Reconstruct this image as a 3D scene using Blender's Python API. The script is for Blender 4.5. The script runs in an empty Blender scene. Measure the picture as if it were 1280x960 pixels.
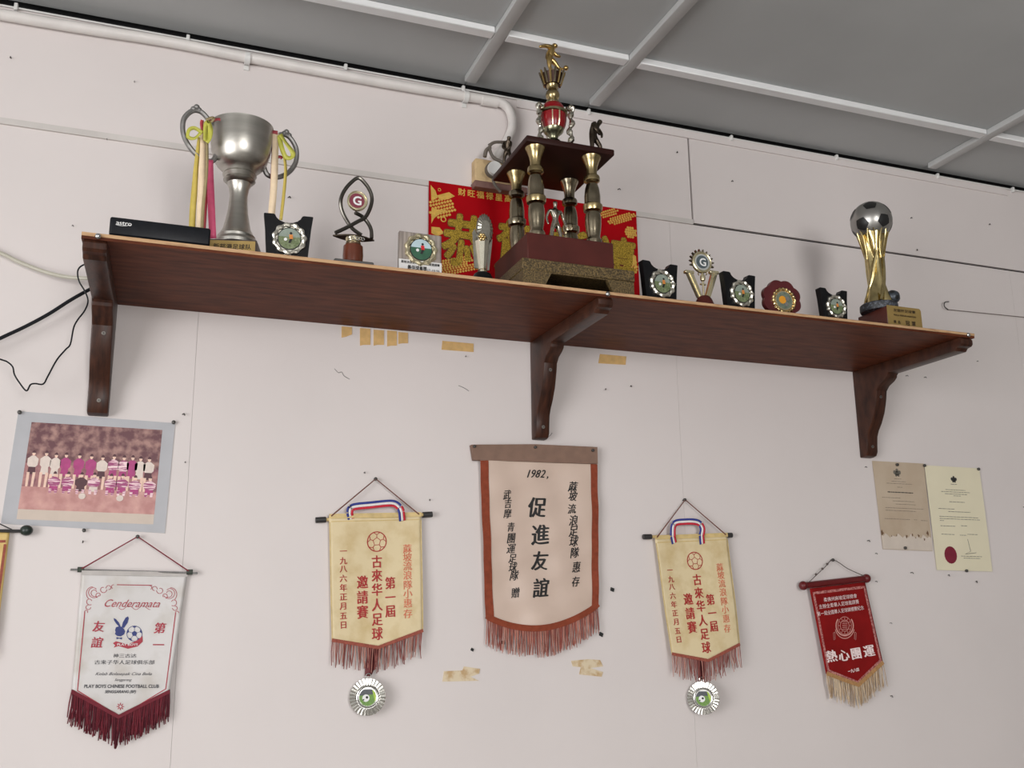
import bpy, bmesh, math, random
from mathutils import Vector, Matrix
random.seed(7)
sc = bpy.context.scene
COL = sc.collection
PI = math.pi
rad = math.radians

# ------------------------------------------------------------------ camera
FPX = 1239.89
YAW, PIT, ROL = 0.368068, 0.228687, -0.01204
CAM = Vector((0.0, -2.2, 1.55))
_f = Vector((math.sin(YAW)*math.cos(PIT), math.cos(YAW)*math.cos(PIT), math.sin(PIT)))
_r = Vector((math.cos(YAW), -math.sin(YAW), 0))
_u = _r.cross(_f)
RV = _r*math.cos(ROL) + _u*math.sin(ROL)
UV_ = -_r*math.sin(ROL) + _u*math.cos(ROL)
FV = _f
cd = bpy.data.cameras.new('camera')
cd.sensor_fit = 'HORIZONTAL'; cd.sensor_width = 36; cd.lens = 36*FPX/1280
cam = bpy.data.objects.new('camera', cd); COL.objects.link(cam)
cam.matrix_world = Matrix(((RV.x, UV_.x, -FV.x, CAM.x), (RV.y, UV_.y, -FV.y, CAM.y), (RV.z, UV_.z, -FV.z, CAM.z), (0, 0, 0, 1)))
cd.clip_start = 0.02
sc.camera = cam

# ------------------------------------------------------------------ world, light, exposure
w = bpy.data.worlds.new('world'); sc.world = w; w.use_nodes = True
bg = w.node_tree.nodes['Background']
bg.inputs[0].default_value = (0.82, 0.9, 1.0, 1); bg.inputs[1].default_value = 1.2
sc.view_settings.view_transform = 'Standard'; sc.view_settings.look = 'None'
sc.view_settings.gamma = 1; sc.view_settings.use_curve_mapping = False
sc.view_settings.exposure = 0.0

def area(name, loc, sx, sy, power, target, col=(1, 1, 1)):
    l = bpy.data.lights.new(name, 'AREA'); l.shape = 'RECTANGLE'; l.size = sx; l.size_y = sy
    l.energy = power; l.color = col
    o = bpy.data.objects.new(name, l); COL.objects.link(o); o.location = loc
    d = Vector(target) - Vector(loc)
    o.rotation_euler = d.to_track_quat('-Z', 'Y').to_euler()
    return o
ROOM_Y = -5.6
# daylight coming in through the window opposite and the one in the left-hand wall
area('window_daylight', (0.55, ROOM_Y-0.02, 1.95), 1.1, 1.5, 100, (0.55, 0, 1.95), (1.0, 0.985, 0.965))
area('side_opening_daylight', (-3.22, -3.4, 1.5), 3.2, 2.2, 164, (0, -3.4, 1.5), (1.0, 0.985, 0.975))

# ------------------------------------------------------------------ pixel helpers (1280 x 960 photograph)
def ray(x, y): return RV*(x-640) - UV_*(y-480) + FV*FPX
def P(x, y, Y=0.0):
    d = ray(x, y); return CAM + d*((Y-CAM.y)/d.y)
def mpp(p): return (Vector(p)-CAM).dot(FV)/FPX

# ------------------------------------------------------------------ materials
def lin(c): return c/12.92 if c <= 0.04045 else ((c+0.055)/1.055)**2.4
def rgb(r, g, b): return (lin(r/255), lin(g/255), lin(b/255))
def alb(r, g, b, k=1.17): return tuple(min(0.92, k*x) for x in rgb(r, g, b))
MATS = {}
def mat(name, col, rough=0.6, metal=0.0, var=0.0, scale=30.0, stretch=(1, 1, 1), bump=0.0, bscale=None, col2=None, spec=0.5, coat=0.0, sheen=0.0, detail=4.0, lo=0.3, hi=0.7):
    if name in MATS: return MATS[name]
    m = bpy.data.materials.new(name); m.use_nodes = True; nt = m.node_tree; N = nt.nodes; L = nt.links
    b = N['Principled BSDF']
    b.inputs['Base Color'].default_value = (*col, 1); b.inputs['Roughness'].default_value = rough
    b.inputs['Metallic'].default_value = metal; b.inputs['Specular IOR Level'].default_value = spec
    b.inputs['Coat Weight'].default_value = coat; b.inputs['Sheen Weight'].default_value = sheen
    if var > 0 or bump > 0 or col2:
        tc = N.new('ShaderNodeTexCoord'); mp = N.new('ShaderNodeMapping'); mp.inputs['Scale'].default_value = stretch
        L.new(tc.outputs['Object'], mp.inputs['Vector'])
        nz = N.new('ShaderNodeTexNoise'); nz.inputs['Scale'].default_value = scale; nz.inputs['Detail'].default_value = detail
        L.new(mp.outputs[0], nz.inputs['Vector'])
        if var > 0 or col2:
            rp = N.new('ShaderNodeValToRGB'); rp.color_ramp.elements[0].position = lo; rp.color_ramp.elements[1].position = hi
            c2 = col2 if col2 else tuple(min(1, x*(1+var)) for x in col)
            c1 = col if col2 else tuple(x*(1-var) for x in col)
            rp.color_ramp.elements[0].color = (*c1, 1); rp.color_ramp.elements[1].color = (*c2, 1)
            L.new(nz.outputs['Fac'], rp.inputs['Fac']); L.new(rp.outputs['Color'], b.inputs['Base Color'])
        if bump > 0:
            n2 = N.new('ShaderNodeTexNoise'); n2.inputs['Scale'].default_value = bscale or scale; n2.inputs['Detail'].default_value = 3
            L.new(mp.outputs[0], n2.inputs['Vector'])
            bp = N.new('ShaderNodeBump'); bp.inputs['Strength'].default_value = bump; bp.inputs['Distance'].default_value = 0.002
            L.new(n2.outputs['Fac'], bp.inputs['Height']); L.new(bp.outputs[0], b.inputs['Normal'])
    MATS[name] = m
    return m

m_wall = mat('wall paint', (0.715, 0.655, 0.637), 0.55, var=0.03, scale=2.2, bump=0.08, bscale=60, detail=8)
m_roomwall = mat('room wall paint', (0.42, 0.40, 0.38), 0.6, var=0.04, scale=2)
m_trimw = mat('cover strip paint', (0.62, 0.58, 0.55), 0.5, var=0.08, scale=9)
m_ceil = mat('ceiling board paint', (0.455, 0.465, 0.465), 0.7, var=0.05, scale=3, bump=0.03, bscale=80)
m_batten = mat('ceiling batten paint', (0.80, 0.80, 0.80), 0.45, var=0.04, scale=14)
m_gap = mat('painted gap shade', (0.012, 0.012, 0.013), 0.9, var=0.3, scale=8)  # near-black colour paints in the darkness of the wall-top gap and seams
m_floor = mat('cement floor', (0.24, 0.225, 0.205), 0.5, var=0.12, scale=4)
m_pipe = mat('painted conduit', (0.74, 0.70, 0.67), 0.4, var=0.06, scale=18)
m_clip = mat('white plastic clip', (0.72, 0.71, 0.69), 0.4, var=0.05, scale=50)
m_shelf = mat('varnished plywood', rgb(70, 34, 22), 0.5, stretch=(2.5, 12, 12), scale=5, col2=rgb(112, 60, 38), spec=0.12, bump=0.05, bscale=20, detail=8, lo=0.28, hi=0.75)
m_edge = mat('raw wood edge', rgb(196, 158, 118), 0.6, stretch=(1, 8, 8), scale=26, col2=rgb(142, 96, 62), lo=0.5, hi=0.8)
m_bracket = mat('dark stained bracket wood', rgb(40, 22, 16), 0.38, stretch=(9, 3, 1.5), scale=12, col2=rgb(82, 48, 34), spec=0.3, bump=0.1, bscale=30, lo=0.3, hi=0.8)
m_steel = mat('steel', (0.6, 0.6, 0.6), 0.25, 1.0, var=0.1, scale=80)
m_darksteel = mat('dark steel', (0.10, 0.095, 0.09), 0.45, 0.8, var=0.2, scale=120)
m_black = mat('black plastic', (0.008, 0.009, 0.012), 0.4, var=0.2, scale=60, spec=0.22)
m_blackgloss = mat('black lacquer', (0.006, 0.006, 0.007), 0.4, var=0.2, scale=50, spec=0.2)
m_white = mat('white print', (0.80, 0.80, 0.79), 0.5, var=0.02, scale=60)
m_pewter = mat('brushed pewter', (0.46, 0.44, 0.40), 0.33, 1.0, var=0.08, scale=9, stretch=(1, 1, 12), bump=0.03, bscale=40)
_nt = m_pewter.node_tree; _tg = _nt.nodes.new('ShaderNodeTangent'); _tg.direction_type = 'RADIAL'; _tg.axis = 'Z'
_nt.nodes['Principled BSDF'].inputs['Anisotropic'].default_value = 0.5; _nt.links.new(_tg.outputs[0], _nt.nodes['Principled BSDF'].inputs['Tangent'])
m_pewterdk = mat('pewter handle', (0.30, 0.29, 0.28), 0.5, 0.8, var=0.15, scale=60)
m_brass = mat('aged brass', (0.42, 0.33, 0.17), 0.27, 1.0, var=0.25, scale=24)
m_brassdk = mat('tarnished brass', (0.30, 0.255, 0.18), 0.22, 1.0, var=0.35, scale=30)
m_gold = mat('polished gold', (0.72, 0.54, 0.26), 0.22, 1.0, var=0.15, scale=60)
m_champ = mat('pale gold plastic', (0.78, 0.70, 0.47), 0.25, 0.9, var=0.1, scale=90)
m_silver = mat('chromed plastic', (0.72, 0.71, 0.68), 0.18, 1.0, var=0.08, scale=90)
m_fig = mat('silver figure plating', (0.50, 0.47, 0.40), 0.25, 1.0, var=0.2, scale=120)
m_figgold = mat('gold figure plating', (0.52, 0.36, 0.14), 0.28, 1.0, var=0.2, scale=120)
m_figdk = mat('dark bronze plating', (0.09, 0.07, 0.052), 0.38, 1.0, var=0.25, scale=120)
m_maroon = mat('maroon lacquered wood', rgb(78, 32, 27), 0.55, var=0.18, scale=14, spec=0.25)
m_maroondk = mat('dark maroon board', rgb(44, 20, 16), 0.5, var=0.2, scale=18, spec=0.2)
m_ornament = mat('embossed gold paper', rgb(66, 54, 34), 0.5, 0.3, scale=330, col2=rgb(128, 106, 66), bump=0.6, bscale=330, lo=0.40, hi=0.66)
m_red = mat('red enamel', rgb(132, 8, 18), 0.3, var=0.1, scale=40)
m_plate = mat('brass name plate', rgb(178, 150, 92), 0.4, 0.55, var=0.08, scale=40)
m_ink = mat('black ink', (0.012, 0.011, 0.011), 0.6, var=0.2, scale=90)
m_plateink = mat('engraved ink', rgb(60, 44, 24), 0.6, var=0.2, scale=90)
m_inkfaint = mat('faded ink', (0.16, 0.145, 0.12), 0.7, var=0.2, scale=90)
m_redink = mat('red ink', alb(158, 34, 34), 0.6, var=0.12, scale=160)
m_orangeink = mat('faded orange ink', alb(196, 104, 76), 0.6, var=0.12, scale=160)
m_maroonink = mat('maroon ink', alb(158, 48, 62), 0.6, var=0.12, scale=160)
m_navyink = mat('navy ink', alb(44, 54, 110), 0.6, var=0.1, scale=160)
m_ceil.node_tree  # keep

# ------------------------------------------------------------------ mesh builder
class MB:
    def __init__(s): s.v = []; s.f = []; s.m = []
    def add(s, vs, fs, mi=0):
        b = len(s.v); s.v += [tuple(x) for x in vs]
        for q in fs: s.f.append([b+i for i in q]); s.m.append(mi)
    def box(s, x0, x1, y0, y1, z0, z1, mi=0):
        s.add([(x, y, z) for z in (z0, z1) for y in (y0, y1) for x in (x0, x1)],
              [(0, 2, 3, 1), (4, 5, 7, 6), (0, 1, 5, 4), (2, 6, 7, 3), (0, 4, 6, 2), (1, 3, 7, 5)], mi)
    def rbox(s, x0, x1, y0, y1, z0, z1, r=0.003, seg=2, mi=0):
        bm = bmesh.new(); bmesh.ops.create_cube(bm, size=1)
        for v in bm.verts:
            v.co = Vector((x0+(v.co.x+.5)*(x1-x0), y0+(v.co.y+.5)*(y1-y0), z0+(v.co.z+.5)*(z1-z0)))
        bmesh.ops.bevel(bm, geom=bm.edges[:], offset=r, segments=seg, affect='EDGES', profile=0.5)
        bm.verts.index_update()
        s.add([v.co[:] for v in bm.verts], [[v.index for v in f.verts] for f in bm.faces], mi); bm.free()
    def tube(s, path, r, n=8, mi=0, closed=False, flat=None):
        path = [Vector(p) for p in path]; k = len(path)
        rr = r if isinstance(r, (list, tuple)) else [r]*k
        vs = []; up = None
        for i, p in enumerate(path):
            a = path[(i-1) % k] if (closed or i > 0) else p
            c = path[(i+1) % k] if (closed or i < k-1) else p
            t = (c-a).normalized()
            if up is None:
                up = Vector((0, 0, 1)) if abs(t.z) < 0.9 else Vector((0, 1, 0))
            x = t.cross(up)
            if x.length < 1e-6: x = t.cross(Vector((1, 0, 0)))
            x.normalize(); yv = x.cross(t).normalized(); up = yv
            for j in range(n):
                an = 2*PI*j/n
                ca, sa = math.cos(an), math.sin(an)
                if flat: sa *= flat
                vs.append(p + (x*ca + yv*sa)*rr[i])
        fs = []
        m = k if closed else k-1
        for i in range(m):
            for j in range(n):
                i2 = (i+1) % k
                fs.append((i*n+j, i*n+(j+1) % n, i2*n+(j+1) % n, i2*n+j))
        if not closed: fs += [tuple(range(n))[::-1], tuple((k-1)*n+j for j in range(n))]
        s.add(vs, fs, mi)
    def lathe(s, prof, n=28, c=(0, 0, 0), mi=0, mod=None):
        vs = []; k = len(prof)
        for (r, z) in prof:
            for j in range(n):
                a = 2*PI*j/n; q = r*(mod(a, z) if mod else 1)
                vs.append((c[0]+q*math.cos(a), c[1]+q*math.sin(a), c[2]+z))
        fs = [(i*n+j, i*n+(j+1) % n, (i+1)*n+(j+1) % n, (i+1)*n+j) for i in range(k-1) for j in range(n)]
        if prof[0][0] > 1e-5: fs.append(tuple(range(n))[::-1])
        if prof[-1][0] > 1e-5: fs.append(tuple((k-1)*n+j for j in range(n)))
        s.add(vs, fs, mi)
    def ball(s, c, r, n=16, mi=0, sx=1, sy=1, sz=1):
        k = max(6, n//2); pr = []
        vs = [(c[0], c[1], c[2]-r*sz)]
        for i in range(1, k):
            t = -PI/2+PI*i/k
            for j in range(n):
                a = 2*PI*j/n; vs.append((c[0]+r*sx*math.cos(t)*math.cos(a), c[1]+r*sy*math.cos(t)*math.sin(a), c[2]+r*sz*math.sin(t)))
        vs.append((c[0], c[1], c[2]+r*sz)); top = len(vs)-1
        fs = [(0, 1+(j+1) % n, 1+j) for j in range(n)]
        for i in range(k-2):
            for j in range(n):
                fs.append((1+i*n+j, 1+i*n+(j+1) % n, 1+(i+1)*n+(j+1) % n, 1+(i+1)*n+j))
        fs += [(1+(k-2)*n+j, 1+(k-2)*n+(j+1) % n, top) for j in range(n)]
        s.add(vs, fs, mi)
    def prism(s, out, fn, d0, d1, mi=0):
        n = len(out)
        s.add([fn(a, b, d0) for a, b in out] + [fn(a, b, d1) for a, b in out],
              [tuple(range(n))[::-1], tuple(range(n, 2*n))] + [(i, (i+1) % n, n+(i+1) % n, n+i) for i in range(n)], mi)
    def xz(s, out, y0, y1, mi=0):           # outline in the x-z plane, thickness in y
        s.prism(out, lambda a, b, d: (a, d, b), y0, y1, mi)
    def wreath(s, c, R, r, k=14, n=56, mi=0, amp=0.3, m=8):   # beaded ring facing -y
        vs = []
        for i in range(n):
            a = 2*PI*i/n; q = r*(1+amp*math.cos(k*a)); Rr = R*(1+0.04*math.sin(k*a))
            for j in range(m):
                b = 2*PI*j/m; d = Rr+q*math.cos(b)
                vs.append((c[0]+d*math.cos(a), c[1]-q*math.sin(b), c[2]+d*math.sin(a)))
        s.add(vs, [(i*m+j, i*m+(j+1) % m, ((i+1) % n)*m+(j+1) % m, ((i+1) % n)*m+j) for i in range(n) for j in range(m)], mi)
    def disc(s, c, r, y0, y1, n=28, mi=0, sx=1, sz=1):
        s.xz([(c[0]+r*sx*math.cos(2*PI*i/n), c[1]+r*sz*math.sin(2*PI*i/n)) for i in range(n)], y0, y1, mi)
    def strip(s, path, width, mi=0, side=None):      # ribbon along a path, width along side vector
        path = [Vector(p) for p in path]; vs = []
        for i, p in enumerate(path):
            sd = side[i] if isinstance(side, list) else side
            sd = Vector(sd).normalized(); wd = width[i] if isinstance(width, list) else width
            vs += [p-sd*wd/2, p+sd*wd/2]
        s.add(vs, [(2*i, 2*i+1, 2*i+3, 2*i+2) for i in range(len(path)-1)], mi)
    def mesh(s, name, off=(0, 0, 0), ang=38):
        me = bpy.data.meshes.new(name)
        me.from_pydata([(a-off[0], b-off[1], c-off[2]) for a, b, c in s.v], [], s.f)
        me.polygons.foreach_set('material_index', s.m)
        me.polygons.foreach_set('use_smooth', [True]*len(s.f))
        me.update()
        bm = bmesh.new(); bm.from_mesh(me); bmesh.ops.recalc_face_normals(bm, faces=bm.faces[:]); bm.to_mesh(me); bm.free()
        me.set_sharp_from_angle(angle=rad(ang))
        return me
    def build(s, name, mats, parent=None, world=False, ang=38):
        off = ROOTLOC.get(parent.name if parent else '', (0, 0, 0)) if world else (0, 0, 0)
        me = s.mesh(name, off, ang)
        for m in (mats if isinstance(mats, (list, tuple)) else [mats]): me.materials.append(m)
        o = bpy.data.objects.new(name, me); COL.objects.link(o)
        if parent:
            o.parent = parent
            ROOTLOC[o.name] = off
        return o
ROOTLOC = {}
def tag(o, label, cat, group=None):
    o['label'] = label; o['category'] = cat
    if group: o['group'] = group
    return o
def thing(name, label, cat, loc, rotz=0, group=None):
    o = bpy.data.objects.new(name, None); COL.objects.link(o); o.empty_display_size = 0.03
    o.location = loc; o.rotation_euler = (0, 0, rotz); ROOTLOC[o.name] = tuple(loc)
    return tag(o, label, cat, group)
def struct(o): o['kind'] = 'structure'; return o
def solid(o, t=0.0012, off=0.0, flat=False):
    if flat: o.data.polygons.foreach_set('use_smooth', [False]*len(o.data.polygons))
    m = o.modifiers.new('thickness', 'SOLIDIFY'); m.thickness = t; m.offset = off; return o
def let(m, parent, world=False): return stuff(mb.build('lettering', m, parent, world))
def stuff(o): o['kind'] = 'stuff'; return o

# ------------------------------------------------------------------ lettering
GL = {}
def glyph(t, bold=0.0, shear=0.0):
    k = (t, bold, shear)
    if k in GL: return GL[k]
    c = bpy.data.curves.new('t', 'FONT'); c.body = t; c.resolution_u = 3; c.fill_mode = 'FRONT'; c.offset = bold; c.shear = shear
    o = bpy.data.objects.new('t', c); COL.objects.link(o)
    me = bpy.data.meshes.new_from_object(o.evaluated_get(bpy.context.evaluated_depsgraph_get()))
    vs = [(v.co.x, v.co.y) for v in me.vertices]; fs = [tuple(p.vertices) for p in me.polygons]
    bpy.data.objects.remove(o); bpy.data.curves.remove(c); bpy.data.meshes.remove(me)
    GL[k] = (vs, fs); return GL[k]
def put(mb, t, cx, cz, size, yf, ax=(1, 0), az=(0, 1), bold=0.012, shear=0.0, width=None, mi=0, sx=1.0, pen=False):
    """lettering centred on (cx, cz) of an upright surface whose depth is yf(x, z); bold thickens the strokes (pen: along a slanting nib)"""
    vs, fs = glyph(t, 0.0, shear)
    if not vs: return
    if len(t) == 1 and ord(t) > 0x2e80: mx, mz, s1 = 0.5, 0.38, size*sx
    else:
        x0 = min(v[0] for v in vs); x1 = max(v[0] for v in vs)
        mx = (x0+x1)/2; mz = 0.36; s1 = (width/(x1-x0)) if width else size*sx
    if bold <= 0.004: offs = [(0, 0)]
    elif pen: offs = [(bold*k*0.94, -bold*k*0.34) for k in (-1, -0.5, 0, 0.5, 1)]
    elif bold <= 0.013: offs = [(-bold, 0), (bold, 0)]
    else: offs = [(bold*math.cos(k*PI/4), bold*math.sin(k*PI/4)) for k in range(8)] + ([(0, 0)] if bold > 0.03 else [])
    for i, (ox, oz) in enumerate(offs):
        out = []
        for x, z in vs:
            a = (x-mx+ox)*s1; b = (z-mz+oz)*size
            X = cx+ax[0]*a+az[0]*b; Z = cz+ax[1]*a+az[1]*b
            out.append((X, yf(X, Z)-0.00004*i, Z))
        mb.add(out, fs, mi)

# ------------------------------------------------------------------ little moulded figures
def figure(name, J, E_, R_, material, parent, world=True):
    me = bpy.data.meshes.new(name); names = list(J)
    me.from_pydata([J[k] for k in names], [(names.index(a), names.index(b)) for a, b in E_], [])
    o = bpy.data.objects.new('tmp', me); COL.objects.link(o)
    md = o.modifiers.new('s', 'SKIN'); md.use_smooth_shade = True
    if not me.skin_vertices: me.skin_vertices.new()
    for i, k in enumerate(names):
        me.skin_vertices[0].data[i].radius = (R_[k], R_[k]*0.9)
        me.skin_vertices[0].data[i].use_root = (k == 'pelvis')
    sb = o.modifiers.new('b', 'SUBSURF'); sb.levels = 1; sb.render_levels = 1
    bpy.context.view_layer.update()
    m2 = bpy.data.meshes.new_from_object(o.evaluated_get(bpy.context.evaluated_depsgraph_get()))
    bpy.data.objects.remove(o)
    off = Vector(ROOTLOC[parent.name]) if world else Vector((0, 0, 0))
    m2.transform(Matrix.Translation(-off)); m2.materials.clear(); m2.materials.append(material)
    m2.polygons.foreach_set('use_smooth', [True]*len(m2.polygons))
    ob = bpy.data.objects.new(name, m2); COL.objects.link(ob); ob.parent = parent; ROOTLOC[ob.name] = tuple(off); return ob
BONES = [('pelvis', 'belly'), ('belly', 'chest'), ('chest', 'neck'), ('neck', 'head'), ('head', 'crown'), ('chest', 'shl'), ('shl', 'ell'), ('ell', 'hal'),
         ('chest', 'shr'), ('shr', 'elr'), ('elr', 'har'), ('pelvis', 'hil'), ('hil', 'knl'), ('knl', 'anl'), ('anl', 'tol'),
         ('pelvis', 'hir'), ('hir', 'knr'), ('knr', 'anr'), ('anr', 'tor')]
RAD = dict(pelvis=.075, belly=.068, chest=.088, neck=.03, head=.058, crown=.05, shl=.045, ell=.03, hal=.022, shr=.045, elr=.03, har=.022,
           hil=.058, knl=.042, anl=.027, tol=.024, hir=.058, knr=.042, anr=.027, tor=.024)
STAND = dict(pelvis=(0, 0, .52), belly=(0, 0, .6), chest=(0, 0, .73), neck=(0, 0, .83), head=(0, -.01, .89), crown=(0, 0, .95),
             shl=(-.11, 0, .77), ell=(-.16, .02, .63), hal=(-.15, -.03, .49), shr=(.11, 0, .77), elr=(.17, .02, .64), har=(.2, -.02, .5),
             hil=(-.06, 0, .48), knl=(-.09, -.02, .27), anl=(-.1, .01, .05), tol=(-.11, -.07, .02),
             hir=(.06, 0, .48), knr=(.09, -.03, .27), anr=(.1, .01, .05), tor=(.12, -.07, .02))
KICK = dict(pelvis=(0, 0, .50), belly=(.03, 0, .58), chest=(.1, 0, .71), neck=(.16, 0, .80), head=(.2, 0, .86), crown=(.22, 0, .92),
            shl=(.05, -.09, .74), ell=(-.16, -.1, .74), hal=(-.36, -.1, .66), shr=(.15, .09, .73), elr=(.28, .08, .6), har=(.42, .06, .58),
            hil=(0, -.05, .46), knl=(-.02, -.05, .25), anl=(.0, -.05, .05), tol=(.07, -.05, .02),
            hir=(.02, .05, .46), knr=(.2, .05, .34), anr=(.34, .05, .16), tor=(.46, .05, .14))
BEND = dict(STAND); BEND.update(chest=(.05, -.05, .70), neck=(.08, -.08, .79), head=(.11, -.11, .84), crown=(.12, -.12, .90), shl=(-.07, -.05, .75), shr=(.14, -.04, .73),
                                ell=(-.09, -.12, .6), hal=(.03, -.15, .5), elr=(.16, -.12, .58), har=(.08, -.16, .47), knr=(.14, -.1, .29), anr=(.12, .0, .08), tor=(.14, -.07, .03))
def person_fig(name, base, h, pose, material, parent, rz=0, world=True, fat=0.9):
    c, s = math.cos(rz), math.sin(rz); b = Vector(base)
    J = {k: b+Vector((c*p[0]-s*p[1], s*p[0]+c*p[1], p[2]))*h for k, p in pose.items()}
    return figure(name, J, BONES, {k: v*h*fat for k, v in RAD.items()}, material, parent, world)

# ================================================================== the room
WALL_TOP = 2.867; CEIL = 2.886
mb = MB(); mb.box(-3.2, 5.2, 0.008, 0.12, 0, 2.45, 0); mb.box(-3.2, 5.2, 0.03, 0.12, 2.45, 3.0, 1)
wall_back = struct(mb.build('wall_back', [m_trimw, m_gap]))
def panel(x0, x1, z0, z1, y0=0.0, y1=0.008):
    b = MB(); b.box(x0, x1, y0, y1, z0, z1); return b.build('wall_panel', m_wall, wall_back)
LS = [-3.2, -2.33, -1.11, 0.110, 1.312, 2.53, 3.75, 5.2]
for a, b in zip(LS[:-1], LS[1:]): panel(a+0.0002, b-0.0003, 0, 2.5855)
for a, b, z in [(-3.2, -1.06, 2.596), (-1.06, 1.384, 2.596), (1.3875, 3.6, 2.5915), (3.6, 5.2, 2.5915)]:
    panel(a+0.0006, b-0.0006, z, WALL_TOP, 0.0 if b < 1.39 else -0.001)
mb = MB(); mb.box(-1.6, 1.384, -0.006, 0.0, 2.585, 2.599); struct(mb.build('trim_1', m_trimw))
mb = MB(); mb.box(0.87, 2.56, -0.005, -0.001, 2.843, WALL_TOP); struct(mb.build('trim_2', m_wall))

mb = MB(); mb.box(-3.2, 5.2, ROOM_Y, 0.12, 3.0, 3.05); ceiling = struct(mb.build('ceiling', m_gap))
BX = [-2.71, -1.56, -0.415, 0.731, 1.080, 2.225, 3.37, 4.52]
BY = [-5.05, -3.85, -2.65, -1.45, -0.252]
xs = [-3.2]+BX+[5.2]; ys = [ROOM_Y]+BY+[0.006]
for i in range(len(xs)-1):
    for j in range(len(ys)-1):
        b = MB(); b.box(xs[i]+0.001, xs[i+1]-0.001, ys[j]+0.001, ys[j+1]-0.001, CEIL, CEIL+0.006); b.build('ceiling_panel', m_ceil, ceiling)
BB = CEIL-0.017
for y in BY:
    xx = [-3.2]+BX+[5.2]
    for i in range(len(xx)-1):
        b = MB(); b.rbox(xx[i]+0.016, xx[i+1]-0.016, y-0.014, y+0.014, BB, CEIL, 0.002, 1); b.build('batten', m_batten, ceiling)
for x in BX:
    b = MB(); b.rbox(x-0.0155, x+0.0155, ROOM_Y, -0.035, BB-0.0005, CEIL, 0.003, 2); b.build('batten', m_ceil if False else mat('cross batten paint', (0.55, 0.555, 0.55), 0.5, var=0.06, scale=12), ceiling)

mb = MB(); mb.box(-3.2, 5.2, ROOM_Y, 0.008, -0.05, 0.0); struct(mb.build('floor', m_floor))
mb = MB(); mb.box(-3.3, -3.2, ROOM_Y, -5.0, 0, 3.0); mb.box(-3.3, -3.2, -1.8, 0.12, 0, 3.0); mb.box(-3.3, -3.2, -5.0, -1.8, 0, 0.4); mb.box(-3.3, -3.2, -5.0, -1.8, 2.6, 3.0); struct(mb.build('wall_left', m_roomwall))
mb = MB(); mb.box(5.2, 5.3, ROOM_Y, 0.12, 0, 3.0); struct(mb.build('wall_right', m_roomwall))
wx0, wx1, wz0, wz1 = 0.0, 1.1, 1.2, 2.7
mb = MB()
for a, b, c, d in [(-3.2, wx0, 0, 3), (wx0, wx1, 0, wz0), (wx0, wx1, wz1, 3), (wx1, 5.2, 0, 3)]:
    mb.box(a, b, ROOM_Y-0.1, ROOM_Y, c, d)
struct(mb.build('wall_front', m_roomwall))
mb = MB()
for x in (wx0, (wx0*2+wx1)/3, (wx0+2*wx1)/3, wx1): mb.box(x-0.02, x+0.02, ROOM_Y-0.0, ROOM_Y+0.04, wz0, wz1)
for z in (wz0, wz1): mb.box(wx0, wx1, ROOM_Y, ROOM_Y+0.04, z-0.02, z+0.02)
struct(mb.build('window_1', m_roomwall))
mb = MB()
for y in (-5.0, -3.93, -2.87, -1.8): mb.box(-3.2, -3.16, y-0.02, y+0.02, 0.4, 2.6)
for z in (0.4, 2.6): mb.box(-3.2, -3.16, -5.0, -1.8, z-0.02, z+0.02)
struct(mb.build('window_2', m_roomwall))

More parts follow.
